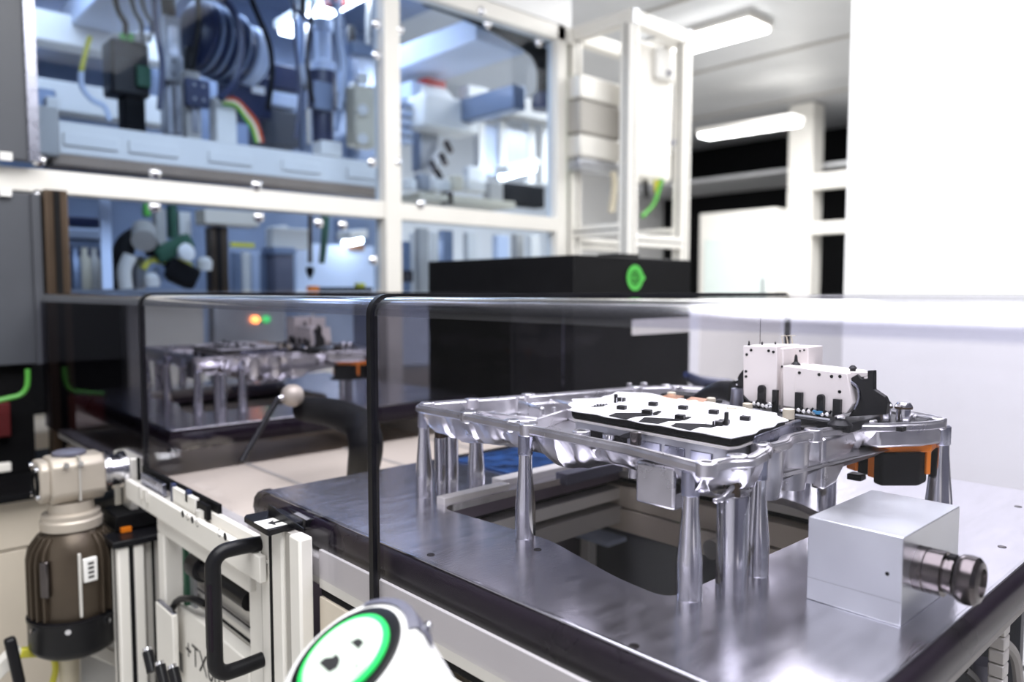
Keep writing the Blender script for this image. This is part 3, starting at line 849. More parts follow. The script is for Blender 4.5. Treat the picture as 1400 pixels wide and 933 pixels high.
q = at(895, 740, 'z', 0.58)
Bx((q.x, q.y, 0.27), (q.x + 0.12, q.y + 0.11, 0.62)).build('pit_motor', matt_m, t, 0.01)
q = at(972, 752, 'x', 1.20)
MB().cyl((1.20, q.y, q.z), (1.26, q.y, q.z), 0.018, n=16).build('pit_knob', steel_m, t)

# ================================================================ first workpiece carrier


def slab_with_hole(outer, hole, z0, z1):
    bm = bmesh.new()
    edges = []
    for loop in (outer, hole):
        vs = [bm.verts.new((p[0], p[1], z1)) for p in loop]
        for i in range(len(vs)):
            edges.append(bm.edges.new((vs[i], vs[(i + 1) % len(vs)])))
    bmesh.ops.triangle_fill(bm, use_beauty=True, use_dissolve=False, edges=edges)
    r = bmesh.ops.extrude_face_region(bm, geom=bm.faces[:])
    for e in r['geom']:
        if isinstance(e, bmesh.types.BMVert):
            e.co.z = z0
    mb = MB()
    bm.verts.ensure_lookup_table(); bm.verts.index_update()
    mb.add([v.co.copy() for v in bm.verts], [tuple(v.index for v in f.verts) for f in bm.faces])
    bm.free()
    return mb


def rounded(poly, r, n=5):
    out = []
    L = len(poly)
    for i in range(L):
        p = Vector(poly[i]); a = Vector(poly[i - 1]) - p; b = Vector(poly[(i + 1) % L]) - p
        rr = min(r, a.length * 0.45, b.length * 0.45)
        p0 = p + a.normalized() * rr; p1 = p + b.normalized() * rr
        for k in range(n + 1):
            s = k / n
            out.append((p0 * (1 - s) ** 2 + p * 2 * s * (1 - s) + p1 * s * s)[:])
    return out


PX0, PX1, PY0, PY1, PZ = 0.597, 1.60, 0.27, 1.30, 0.90
car = thing('workpiece_carrier', 'brushed aluminium carrier plate in the foreground with rectangular opening and steel pillars', 'carrier', (1.1, 0.79, 0.845))
outer = rounded([(PX0, PY0), (PX1, PY0), (PX1, PY1), (PX0, PY1)], 0.015)
hole = rounded([(0.762, 1.0), (0.778, 0.76), (0.735, 0.60), (0.727, 0.515), (1.17, 0.51), (1.235, 0.62), (1.235, 1.0)], 0.03)
slab_with_hole(outer, hole, PZ - 0.012, PZ).build('plate', plate_m, car)
# thick glossy black bumper round the plate
prof = [(0.0, 0.0), (-0.012, -0.003), (-0.019, -0.012), (-0.021, -0.028), (-0.017, -0.045), (-0.006, -0.055), (0.012, -0.055), (0.012, 0.0)]
zt = PZ - 0.001
MB().prism([(p[0], p[1]) for p in prof], (PX0 + 0.004, PY0 - 0.015, zt), X3, Z3, Y3 * (PY1 - PY0 + 0.03)).build('bumper', rubber_m, car, angle=60)
MB().prism([(-p[0], p[1]) for p in prof], (PX1 - 0.004, PY0 - 0.015, zt), X3, Z3, Y3 * (PY1 - PY0 + 0.03)).build('bumper', rubber_m, car, angle=60)
MB().prism([(p[0], p[1]) for p in prof], (PX0 - 0.012, PY0 + 0.004, zt), Y3, Z3, X3 * (PX1 - PX0 + 0.024)).build('bumper', rubber_m, car, angle=60)
MB().prism([(-p[0], p[1]) for p in prof], (PX0 - 0.012, PY1 - 0.004, zt), Y3, Z3, X3 * (PX1 - PX0 + 0.024)).build('bumper', rubber_m, car, angle=60)
Bx((PX0 - 0.005, PY0, PZ - 0.002), (PX0 + 0.001, PY1, PZ + 0.0012)).build('edge_lip', steel_m, car, 0.001)
Bx((PX0, PY0 - 0.004, PZ - 0.002), (PX1, PY0 + 0.001, PZ + 0.0008)).build('edge_lip', steel_m, car, 0.001)
# screw holes
for px, py in ((589, 759), (867, 884), (1392, 693), (411, 676), (735, 752), (1370, 748)):
    p = at(px, py, 'z', PZ)
    MB().lathe((p.x, p.y, PZ), Z3, [(0.0055, 0.0), (0.0055, 0.0006), (0.003, 0.0007)], 14).build('screw', darksteel_m if px != 411 else steel_m, car)
# bars round and below the opening
Bx((0.775, 1.004, 0.886), (0.925, 1.026, 0.912)).build('locating_bar', profile_m, car, 0.0015)
Bx((0.93, 1.03, 0.888), (1.16, 1.06, 0.912)).build('locating_bar', white_m, car, 0.0015)
Bx((1.06, 0.99, 0.886), (1.26, 1.02, 0.908)).build('locating_bar', wedge_m, car, 0.0015)
Bx((1.20, 1.03, 0.90), (1.26, 1.05, 0.945)).build('stop_block', white_m, car, 0.002)
yw = 1.015
for z0, z1, dy, mt, nm in ((0.862, 0.888, 0.0, purple_m, 'inner_bar'), (0.846, 0.862, 0.03, slot_m, 'gap_strip'), (0.822, 0.846, -0.004, profile_m, 'inner_bar'), (0.809, 0.822, 0.03, slot_m, 'gap_strip'), (0.772, 0.809, -0.008, greyp_m, 'inner_bar')):
    Bx((0.70, yw + dy, z0), (1.28, yw + 0.06, z1)).build(nm, mt, car, 0.001)
xw = 1.25
for z0, z1, dx, mt, nm in ((0.868, 0.888, 0.0, profile_m, 'inner_bar'), (0.850, 0.868, 0.03, slot_m, 'gap_strip'), (0.806, 0.850, -0.004, beige_m, 'inner_bar'), (0.802, 0.806, 0.03, slot_m, 'gap_strip'), (0.755, 0.802, -0.006, beige_m, 'inner_bar')):
    Bx((xw + dx, 0.42, z0), (xw + 0.06, 1.06, z1)).build(nm, mt, car, 0.001)
Bx((0.965, 0.50, 0.79), (1.235, 0.512, 0.886)).build('inner_bar', beige_m, car, 0.001)
RIM = 1.065


def pillar(x, y, r0, r1, z_cone, z_neck, zt, cap=True, style='cone'):
    if style == 'cone':
        h = zt - PZ
        o = MB().lathe((x, y, PZ), Z3, [(r0 * 0.97, 0), (r0, 0.002), (r0, z_cone), (r1, z_neck), (r1, h - 0.030)], 32, cap=True).build('pillar', steel_m, car, angle=20)
        MB().lathe((x, y, PZ), Z3, [(r1 * 1.08, h - 0.030), (r1 * 1.12, h - 0.029), (r1 * 1.12, h - 0.002), (r1 * 0.9, h)], 28).build('pillar_cap', cap_m, o)
    else:
        h = zt - PZ
        o = MB().lathe((x, y, PZ), Z3, [(r0, 0), (r0, z_cone - 0.002), (r0 * 0.94, z_cone)], 32).build('pillar', steel_m, car)
        MB().lathe((x, y, PZ), Z3, [(r1, z_cone), (r1, h)], 24).build('guide_pin', brown_m, o)
    return o


zc = RIM - 0.012
for px, py in ((583, 683), (722, 739), (948, 823), (1040, 790)):
    p = at(px, py - 3, 'z', PZ)
    pillar(p.x, p.y + 0.006, 0.0150, 0.0098, 0.045, 0.105, zc)
p = at(651, 661, 'z', PZ); pillar(p.x, p.y, 0.0160, 0.0105, 0.03, 0.10, zc)
p = at(1282, 714, 'z', PZ); pillar(p.x, p.y, 0.0195, 0.0125, 0.03, 0.11, zc)
p = at(1006, 809, 'z', PZ); pillar(p.x, p.y + 0.006, 0.0190, 0.0085, 0.118, 0, zc, style='pin')
p = at(602, 674, 'z', PZ); pillar(p.x, p.y, 0.0105, 0.0095, 0.10, 0, zc, style='pin')
p = at(617, 671, 'z', PZ); pillar(p.x, p.y, 0.0130, 0.0095, 0.12, 0, zc, style='pin')
for px, py, r in ((1097, 664, 0.0150), (1130, 684, 0.0155), (1075, 658, 0.010)):
    p = at(px, py, 'z', PZ); pillar(p.x, p.y, r, r * 0.7, 0.115, 0, zc, style='pin')

# ================================================================ cast housing
hou = thing('inverter_housing', 'cast aluminium housing with open electronics resting on the steel pillars of the front carrier', 'housing', (1.0, 0.75, 1.0))
outline = [(0.722, 0.462), (0.748, 0.60), (0.752, 0.78), (0.756, 0.93), (0.752, 1.062), (0.79, 1.075), (0.95, 1.034), (1.085, 0.998), (1.23, 0.963),
           (1.315, 0.915), (1.36, 0.72), (1.33, 0.52), (1.29, 0.412), (1.255, 0.388), (1.21, 0.398), (1.142, 0.440), (1.122, 0.465), (1.03, 0.480), (0.965, 0.488), (0.93, 0.470), (0.885, 0.474), (0.865, 0.462), (0.80, 0.448), (0.775, 0.468)]


def resample(poly, n):
    L = len(poly)
    seg = [(Vector(poly[(i + 1) % L]) - Vector(poly[i])).length for i in range(L)]
    tot = sum(seg); out = []; i = 0; acc = 0.0
    for k in range(n):
        d = tot * k / n
        while acc + seg[i] < d:
            acc += seg[i]; i += 1
        out.append(Vector(poly[i]).lerp(Vector(poly[(i + 1) % L]), (d - acc) / seg[i]))
    return out


N = 420
pts = resample(rounded([Vector((p[0], p[1])) for p in outline], 0.02, 4), N)
cen = sum(pts, Vector((0, 0))) / N


def normal_in(i):
    tg = (pts[(i + 2) % N] - pts[i - 2]).normalized()
    nn = Vector((-tg.y, tg.x))
    return nn if nn.dot(cen - pts[i]) > 0 else -nn


nin = [normal_in(i) for i in range(N)]


def ring(inset, z, wob=0.0, f=30.0, seed=0.0):
    out = []
    for i in range(N):
        iv = inset(i) if callable(inset) else inset
        zz = z(i) if callable(z) else z
        p = pts[i] + nin[i] * (iv + wob * noise.noise(Vector((pts[i].x * f, pts[i].y * f, seed))))
        out.append(Vector((p.x, p.y, zz)))
    return out


def depth(i):
    """how far the cast wall reaches down at this place of the rim"""
    x, y = pts[i]
    d = 0.044
    if x < 0.80:                                  # front edge: bowl at the left, shallower middle, lumps
        d = 0.040 + 0.012 * math.exp(-((y - 0.96) / 0.07) ** 2) + 0.014 * math.exp(-((y - 0.74) / 0.05) ** 2) - 0.006 * math.exp(-((y - 0.62) / 0.05) ** 2)
    elif y < 0.50 and x > 1.13:
        d = 0.034
    elif y < 0.52:                                # right edge: deep belly between the pillars
        d = 0.045 + 0.040 * math.exp(-((x - 0.97) / 0.10) ** 4)
    return d + 0.005 * noise.noise(Vector((x * 25, y * 25, 3)))


def lump(i):
    x, y = pts[i]
    return 0.010 * abs(noise.noise(Vector((x * 22, y * 22, 7.0)))) + 0.006 * (1 if math.sin((x + y) * 95) > 0.55 else 0)


zt = RIM
rings = [ring(lambda i: 0.045 + lump(i), lambda i: zt - depth(i) - 0.004, 0.004, 40, 2),
         ring(lambda i: 0.030 + lump(i), lambda i: zt - depth(i), 0.004, 40, 1),
         ring(lambda i: 0.018 + lump(i), lambda i: zt - depth(i) * 0.78, 0.003, 40, 1),
         ring(lambda i: 0.011 + lump(i) * 0.8, lambda i: zt - depth(i) * 0.45, 0.002, 40, 1),
         ring(0.009, zt - 0.011, 0.001, 60, 1),
         ring(0.002, zt - 0.010), ring(0.0, zt - 0.008), ring(0.0, zt - 0.002), ring(0.0015, zt),
         ring(0.017, zt), ring(0.0185, zt - 0.0015), ring(0.019, zt - 0.010),
         ring(0.021, zt - 0.024, 0.001, 60, 4), ring(lambda i: 0.026 + lump(i) * 0.3, zt - 0.034, 0.002, 40, 5)]
MB().loft(rings, True, True).build('cast_tray', cast_m, hou, angle=32)
# thin sealing lip on the rim
MB().loft([ring(0.004, zt + 0.0001), ring(0.004, zt + 0.002), ring(0.008, zt + 0.002), ring(0.008, zt + 0.0001)], False, False).build('sealing_lip', cast_m, hou)


def onrim(px, py, z=RIM):
    return at(px, py, 'z', z)


# screw lugs on the rim
for px, py in ((584, 553), (640, 566), (700, 577), (722, 583), (795, 592), (966, 636), (1008, 626), (1040, 609), (1112, 590), (1187, 577), (1282, 574), (1240, 568), (645, 548), (722, 541), (870, 531), (925, 530)):
    p = onrim(px, py)
    b_ = MB().lathe((p.x, p.y, RIM - 0.014), Z3, [(0.011, 0), (0.0125, 0.002), (0.0125, 0.0165), (0.0115, 0.0175), (0.006, 0.0176), (0.006, 0.012)], 20, cap=False).build('lug', cast_m, hou)
for px, py, h in ((869, 604, 0.016), (1172, 584, 0.0)):
    if h:
        p = onrim(px, py)
        MB().lathe((p.x, p.y, RIM - 0.004), Z3, [(0.0075, 0), (0.0075, h), (0.005, h + 0.001)], 16).build('dowel', darksteel_m, hou)
# hex boss and stub under the front edge
for px, py, r, h in ((862, 636, 0.0095, 0.024), (830, 626, 0.004, 0.012), (775, 624, 0.006, 0.012), (905, 610, 0.008, 0.03)):
    p = onrim(px, py, 1.018)
    MB().lathe((p.x + 0.01, p.y, 1.018), (0, 0, -1), [(r * 1.2, -0.01), (r * 1.2, 0), (r, 0.003), (r, h * 0.8), (r * 0.8, h * 0.9)], 12).build('boss', cast_m, hou)
# square pad under the front edge, left of the near pillar
MB().box((0.742, 0.52, 1.0), (0.765, 0.578, 1.052)).build('pad', cast_m, hou, 0.004)
# ribs on the near right wall
for x in (0.915, 0.985, 1.045):
    MB().lathe((x, 0.503, 0.990), Z3, [(0.022, 0), (0.026, 0.03), (0.026, 0.066)], 20).build('wall_bulge', cast_m, hou)
MB().prism([(1.03, 0.982), (1.07, 0.986), (1.115, 1.022), (1.15, 1.046), (1.15, 1.056), (1.03, 1.056)], (0, 0.474, 0), X3, Z3, Y3 * 0.02).build('wall_web', cast_m, hou, 0.008)
MB().obox((0.80, 0.478, 1.028), (0.06, 0.006, 0.006), Matrix.Rotation(math.radians(-25), 3, 'Y')).build('rib', cast_m, hou, 0.002)
MB().obox((0.80, 0.478, 1.018), (0.08, 0.006, 0.006), Matrix.Identity(3)).build('rib', cast_m, hou, 0.002)
# grey end wall below the far right corner
MB().prism([(1.145, 0.447), (1.205, 0.407), (1.25, 0.397), (1.275, 0.42), (1.22, 0.50), (1.15, 0.50)], (0, 0, 1.030), X3, Y3, Z3 * 0.028).build('end_wall', cast_m, hou, 0.004)
# interior: cross ribs, towers with horns, bosses
for a, b, h in (((0.80, 0.86), (1.16, 0.98), 0.020), ((0.87, 1.03), (0.90, 0.90), 0.016), ((1.02, 1.0), (1.03, 0.93), 0.026), ((1.1, 0.97), (1.12, 0.9), 0.026), ((1.21, 0.95), (1.2, 0.88), 0.024), ((0.79, 0.97), (0.86, 0.95), 0.012), ((0.80, 0.90), (0.86, 0.87), 0.022)):
    d = Vector((b[0] - a[0], b[1] - a[1], 0)); c = Vector(((a[0] + b[0]) / 2, (a[1] + b[1]) / 2, 1.031 + h / 2))
    MB().obox(c, (d.length, 0.006, h), Matrix((d.normalized(), Z3.cross(d.normalized()), Z3)).transposed()).build('rib', cast_m, hou, 0.002)
for px, py, r, h in ((731, 560, 0.010, 0.030), (708, 560, 0.0045, 0.038), (720, 560, 0.0045, 0.040), (757, 566, 0.004, 0.026), (705, 568, 0.003, 0.015), (745, 552, 0.012, 0.026), (770, 548, 0.010, 0.028), (683, 556, 0.006, 0.008), (640, 560, 0.007, 0.004), (880, 536, 0.008, 0.034), (860, 538, 0.006, 0.036), (910, 536, 0.010, 0.030)):
    p = onrim(px, py, 1.045)
    MB().lathe((p.x, p.y, 1.030), Z3, [(r * 1.5, 0), (r, h * 0.3), (r * 0.92, h), (r * 0.5, h + 0.001)], 14).build('boss', cast_m, hou)
for a, b, h in (((0.905, 0.90), (0.93, 0.985), 0.034), ((0.93, 0.985), (1.0, 0.965), 0.028), ((1.0, 0.965), (0.98, 0.89), 0.032)):
    d = Vector((b[0] - a[0], b[1] - a[1], 0)); c = Vector(((a[0] + b[0]) / 2, (a[1] + b[1]) / 2, 1.031 + h / 2))
    MB().obox(c, (d.length, 0.010, h), Matrix((d.normalized(), Z3.cross(d.normalized()), Z3)).transposed()).build('tower_wall', cast_m, hou, 0.004)
Bx((0.80, 1.015, 1.034), (0.90, 1.021, 1.046)).build('bus_bar', steel_m, hou, 0.001)
Bx((0.83, 0.995, 1.034), (0.95, 1.0, 1.042)).build('bus_bar', steel_m, hou, 0.001)

# power module with wavy white insulator sheet
ZB = 1.083
bq = [onrim(x, y, ZB) for x, y in ((780, 561), (1000, 599), (1016, 597), (1076, 575), (1060, 565), (985, 552), (930, 545), (880, 537), (845, 536), (822, 544), (783, 546), (779, 553))]
poly = [(p.x, p.y) for p in bq]
wavy = []
pp = resample([Vector(p) for p in poly], 120)
pc = sum(pp, Vector((0, 0))) / 120
for i, p in enumerate(pp):
    wavy.append((p + (p - pc).normalized() * 0.003 * math.sin(i * 0.9))[:])
mod = MB().prism([(pc + (Vector(p) - pc) * 0.94)[:] for p in poly], (0, 0, 1.032), X3, Y3, Z3 * 0.036).build('power_module', grey_m, hou, 0.002)
MB().prism([(pc + (Vector(p) - pc) * 0.975)[:] for p in poly], (0, 0, 1.0665), X3, Y3, Z3 * 0.004).build('module_flange', profile_m, mod, 0.001)
MB().prism([(pc + (Vector(p) - pc) * 0.985)[:] for p in poly], (0, 0, 1.0725), X3, Y3, Z3 * 0.009).build('black_tray', matt_m, mod, 0.002)
MB().prism([p[:2] for p in wavy], (0, 0, ZB - 0.0012), X3, Y3, Z3 * 0.0012).build('insulator_sheet', board_m, mod)
# grey bracket along the right end of the module
a, b = onrim(1022, 592, 1.078), onrim(1078, 572, 1.078)
d = (b - a); d.z = 0
R = Matrix((d.normalized(), Z3.cross(d.normalized()), Z3)).transposed()
MB().obox((a + b) / 2 + Vector((0, -0.012, -0.016)), (d.length + 0.02, 0.008, 0.030), R).build('end_bracket', cap_m, mod, 0.002)
# windows and feet on the front of the module
a, b = bq[0], bq[1]
d = (b - a); L = d.length; d.normalize(); nrm = Vector((d.y, -d.x, 0)); nrm = nrm if nrm.x < 0 else -nrm
R = Matrix((d, Z3.cross(d), Z3)).transposed()
ctr3 = Vector((pc.x, pc.y, 0))
for s_ in (0.16, 0.32, 0.55, 0.70, 0.86):
    c = a + d * (L * s_); c = ctr3 + (Vector((c.x, c.y, 0)) - ctr3) * 0.94 + nrm * 0.001
    c.z = 1.048
    MB().obox(c, (0.032, 0.003, 0.018), R).build('window', slot_m if s_ < 0.4 else cap_m, mod, 0.0005)
for px, py, r in ((834, 600, 0.011), (985, 618, 0.010)):
    p = onrim(px, py - 6, 1.058)
    MB().lathe((p.x, p.y, 1.032), Z3, [(r * 0.8, 0), (r * 0.8, 0.02), (r, 0.021), (r, 0.026), (r * 0.6, 0.027)], 18).build('bolt', steel_m, hou)
p = onrim(980, 605, 1.065)
MB().lathe((p.x, p.y, 1.032), Z3, [(0.013, 0), (0.010, 0.045), (0.008, 0.046)], 20).build('boss', cap_m, hou)
MB().tube([onrim(846, 600, 1.05), onrim(858, 596, 1.062), onrim(868, 594, 1.068), onrim(874, 600, 1.06)], 0.004, 8).build('clip', black_m, hou)


def flat(px_poly, z, nm, mt, h, parent):
    q = [onrim(x, y, z) for x, y in px_poly]
    return MB().prism([(p.x, p.y) for p in q], (0, 0, z), X3, Y3, Z3 * h).build(nm, mt, parent)


for q in (((832, 569), (842, 565), (878, 565), (893, 567), (900, 566), (904, 564), (898, 568), (869, 570), (856, 574)),
          ((873, 577), (881, 571), (920, 573), (938, 574), (928, 576), (914, 576), (900, 580)),
          ((917, 583), (924, 579), (960, 580), (984, 582), (972, 585), (957, 584), (944, 589))):
    flat(q, ZB + 0.0003, 'dark_opening', slot_m, 0.0005, mod)
for q in (((808, 557), (816, 553), (832, 553), (824, 556)), ((890, 566), (900, 562), (905, 563), (895, 567)), ((930, 574), (940, 570), (946, 571), (936, 575))):
    flat(q, ZB + 0.0003, 'dark_opening', slot_m, 0.0005, mod)
Rz = Matrix.Rotation(math.radians(15), 3, 'Z')
for px, py in ((849, 549), (893, 555), (850, 560), (934, 560), (976, 566), (885, 566), (930, 573), (982, 582), (1019, 575), (990, 580)):
    p = onrim(px, py, ZB)
    MB().obox(p + Z3 * 0.003, (0.011, 0.013, 0.006), Rz).build('connector', black_m, mod, 0.001)
for px, py, h in ((842, 551, 0.014), (993, 582, 0.018)):
    p = onrim(px, py, ZB)
    MB().obox(p + Z3 * h / 2, (0.006, 0.005, h), Rz).build('connector_tab', black_m, mod, 0.001)
for px, py, h in [(822 + 7 * k, 553 + 0.5 * k, 0.012) for k in range(10)] + [(811 + 4 * k, 557 - 0.4 * k, 0.007) for k in range(5)] + [(905, 558, 0.011), (915, 560, 0.011), (926, 559, 0.011), (877, 565, 0.015), (892, 569, 0.008), (919, 572, 0.013), (928, 573, 0.009), (965, 582, 0.014), (977, 583, 0.012), (984, 579, 0.012), (958, 567, 0.010), (968, 566, 0.010), (1003, 573, 0.012), (1010, 574, 0.012), (1016, 572, 0.014), (945, 566, 0.010)]:
    p = onrim(px, py, ZB)
    MB().cyl(p, p + Z3 * h, 0.0005, n=6).build('pin', steel_m, mod)
for px, py, r, h in ((918, 546, 0.0075, 0.014), (948, 556, 0.0075, 0.012), (972, 554, 0.0075, 0.014), (1000, 566, 0.0075, 0.013), (1022, 562, 0.0075, 0.014), (1078, 570, 0.0085, 0.014), (1054, 571, 0.008, 0.008), (1032, 572, 0.006, 0.006), (878, 546, 0.006, 0.010)):
    p = onrim(px, py, 1.075)
    MB().lathe((p.x, p.y, 1.072), Z3, [(r, 0), (r, h), (r * 0.8, h + 0.001)], 16).build('spacer', tan_m, mod)
for q, mt in ((((905, 545), (915, 542), (935, 545), (925, 549)), copper_m), (((938, 550), (945, 546), (968, 549), (962, 553)), copper_m), (((912, 553), (920, 550), (930, 552), (922, 555)), tan_m)):
    flat(q, 1.080, 'copper_bar', mt, 0.004, mod)
# shiny floor plate and small parts between the module and the near wall
flat(((1020, 560), (1062, 592), (1118, 588), (1175, 572), (1130, 556), (1060, 548)), 1.058, 'cover_plate', block_m, 0.003, hou)
flat(((1088, 588), (1096, 583), (1122, 583), (1116, 589)), 1.0612, 'sensor', darksteel_m, 0.004, hou)

# ---- white sheet-metal filter boxes
MX = 1.10


def mfront(px, py, X=MX):
    return at(px, py, 'x', X)


def sheet_box(q, X0, dep, nm):
    P_ = [mfront(x, y, X0) for x, y in q]
    return MB().prism([(p.y, p.z) for p in P_], (X0, 0, 0), Y3, Z3, X3 * dep).build(nm, module_m, hou, 0.0012)


tb = sheet_box(((1016, 473), (1062, 474), (1062, 556), (1025, 549), (1016, 540)), MX, 0.075, 'filter_box')
mbx = sheet_box(((1062, 476), (1071, 477), (1070, 560), (1062, 556)), MX + 0.012, 0.06, 'box_seam')
rb = sheet_box(((1071, 474), (1105, 475), (1105, 512), (1071, 512)), MX + 0.05, 0.05, 'filter_box')
lb = sheet_box(((1070, 500), (1158, 511), (1166, 552), (1157, 566), (1070, 556)), MX, 0.07, 'filter_box')
sheet_box(((1086, 501.5), (1087, 501.6), (1087, 557), (1086, 557)), MX - 0.0004, 0.001, 'box_seam')


def dot(px, py, r, X, parent):
    p = mfront(px, py, X)
    MB().lathe((X, p.y, p.z), (-1, 0, 0), [(r, 0.0), (r, 0.0008), (r * 0.7, 0.001)], 12).build('hole', slot_m, parent)


for px, py in ((1027, 479), (1021, 485), (1051, 480), (1057.5, 481.5), (1020, 508), (1020, 515)):
    dot(px, py, 0.0023, MX, tb)
for px, py in ((1073.5, 481.5), (1079, 481), (1084, 481), (1094, 480), (1099.5, 479)):
    dot(px, py, 0.0014, MX + 0.05, rb)
for px, py in ((1093, 510), (1120, 512.5), (1137, 515), (1148.5, 515), (1148, 536)):
    dot(px, py, 0.0024, MX, lb)
# black tabs climbing the boxes
for x0, x1, y0, y1, par, rd in ((1035, 1045, 529, 555, tb, 1), (1055, 1062, 534, 562, tb, 0), (1086, 1096, 537.5, 568, lb, 0), (1116, 1126, 541, 566, lb, 1), (1138, 1149, 547, 566, lb, 0)):
    a, b = mfront(x0, y1, MX - 0.006), mfront(x1, y0, MX - 0.006)
    mb = MB().box((MX - 0.006, a.y, a.z - 0.004), (MX + 0.001, b.y, b.z - (0.004 if rd else 0)))
    if rd:
        mb.cyl((MX - 0.006, (a.y + b.y) / 2, b.z - 0.004), (MX + 0.001, (a.y + b.y) / 2, b.z - 0.004), abs(a.y - b.y) / 2, n=16)
    mb.build('black_tab', black_m, par)
# black base frames and shiny terminals under the boxes
a, b = mfront(1040, 558), mfront(1170, 575)
Bx((MX - 0.02, b.y, 1.058), (MX + 0.09, a.y + 0.01, 1.072)).build('base_frame', black_m, hou, 0.002)
for px, py in ((1031, 552), (1037, 553), (1043, 555), (1048, 556), (1092, 561), (1099, 563), (1106, 563), (1113, 565), (1124, 567), (1131, 567), (1053, 553)):
    p = mfront(px, py, MX - 0.008)
    MB().obox(p, (0.004, 0.0055, 0.004), Matrix.Rotation(0.6, 3, 'X')).build('terminal', paper_m, hou, 0.0005)
    MB().cyl(p + Vector((0, -0.003, 0.001)), p + Vector((0, -0.006, 0.006)), 0.0016, n=8).build('terminal_screw', black_m, hou)
p = mfront(1117, 565, MX - 0.01)
MB().box(p + Vector((0, -0.007, -0.002)), p + Vector((0.006, 0.007, 0.003))).build('blue_tape', pcbblue_m, hou)
for (xa, ya, xb, yb) in ((1029, 560, 1055, 566), (1088, 568, 1135, 575)):
    a, b = mfront(xa, ya, MX - 0.016), mfront(xb, yb, MX - 0.016)
    MB().cyl(a, b, 0.0022, n=8).build('rod', grey_m, hou)
for px, py in ((1072, 553), (1149, 560)):
    p = mfront(px, py, MX - 0.02)
    MB().lathe((p.x, p.y, 1.066), Z3, [(0.017, 0), (0.017, 0.004), (0.009, 0.010), (0.003, 0.013)], 18).build('clamp_foot', black_m, hou)
    MB().lathe((p.x, p.y, 1.078), Z3, [(0.007, 0), (0.008, 0.003), (0.003, 0.006)], 14).build('clamp_nut', steel_m, hou)
# little studs, wire and clips on top
p = mfront(1039, 472, MX + 0.03)
MB().cyl(p + Z3 * -0.004, p + Z3 * 0.045, 0.0005, n=6).build('wire', darksteel_m, tb)
for px, py, X in ((1024, 473, MX + 0.01), (1042, 474, MX + 0.03), (1060, 474, MX + 0.05)):
    p = mfront(px, py, X)
    MB().lathe(p - Z3 * 0.003, Z3, [(0.003, 0), (0.003, 0.003), (0.0016, 0.005), (0.0014, 0.009), (0.0004, 0.011)], 10).build('stud', black_m, tb)
for k in range(3):
    p = mfront(1071.5 + 6.5 * k, 470, MX + 0.08)
    MB().tube([p + Z3 * -0.006, p + Vector((0, 0.002, 0.004)), p + Vector((0, 0.004, 0.0125)), p + Vector((0.0, -0.003, 0.0135))], 0.0009, 6, smooth=False).build('wire_clip', tan_m, rb)
p = mfront(1088, 499, MX + 0.03)
MB().lathe(p - Z3 * 0.004, Z3, [(0.009, 0), (0.008, 0.004), (0.003, 0.009), (0.002, 0.018), (0.001, 0.02)], 14).build('stud', black_m, lb)
MB().box(p + Vector((-0.02, -0.014, -0.004)), p + Vector((0.02, 0.014, -0.001))).build('dark_strip', slot_m, lb)
p = mfront(1166, 506, MX + 0.03)
MB().lathe(p - Z3 * 0.006, Z3, [(0.005, 0), (0.004, 0.006), (0.006, 0.009), (0.002, 0.013)], 12).build('stud', black_m, lb)
a, b = mfront(1151, 511, MX + 0.01), mfront(1182, 508, MX + 0.02)
MB().prism([(0, 0), (0.012, -0.018), (0.020, -0.006), (0.040, 0.0), (0.040, 0.004), (0.004, 0.003)], a, Vector((0.2, -1, 0)).normalized(), Z3, X3 * 0.01).build('side_bracket', module_m, lb, 0.0006)
# black brackets beside the boxes
q = [mfront(x, y, MX + 0.03) for x, y in ((1016, 505), (1010, 512), (1004, 525), (1000, 545), (996, 566), (1018, 566), (1024, 552), (1015, 541))]
MB().prism([(p.y, p.z) for p in q], (MX + 0.03, 0, 0), Y3, Z3, X3 * 0.05).build('black_bracket', black_m, hou, 0.002)
for px, py in ((1009, 519), (1008, 526)):
    p = mfront(px, py, MX + 0.029)
    MB().cyl(p, p + Vector((-0.002, 0, 0)), 0.0016, n=8).build('bracket_screw', steel_m, hou)
p = mfront(980, 545, MX + 0.06)
MB().tube([mfront(952, 548, 1.16), mfront(966, 540, 1.16), mfront(985, 534, 1.16), mfront(1003, 536, 1.16)], lambda s: 0.010 + 0.010 * s, 12).build('black_duct', black_m, hou)
MB().obox(mfront(945, 545, 1.17), (0.05, 0.10, 0.016), Matrix.Rotation(0.2, 3, 'Z')).build('black_cover', matt_m, hou, 0.003)
MB().lathe((1.12, 0.665, 1.055), Z3, [(0.014, 0), (0.010, 0.030), (0.009, 0.045)], 18).build('boss', cap_m, hou)
q = [mfront(x, y, MX + 0.01) for x, y in ((1160, 519), (1172, 512), (1178, 519), (1186, 518), (1186, 507), (1194, 507), (1194, 533), (1209, 543), (1213, 552), (1211, 567), (1160, 570), (1172, 552), (1172, 535))]
MB().prism([(p.y, p.z) for p in q], (MX + 0.01, 0, 0), Y3, Z3, X3 * 0.012).build('black_bracket', black_m, hou, 0.0008, angle=20)
MB().tube([mfront(1160, 520, MX + 0.008), mfront(1172, 530, MX + 0.008), mfront(1174, 545, MX + 0.008), mfront(1168, 560, MX + 0.008)], 0.0018, 8).build('bracket_edge', cap_m, hou)
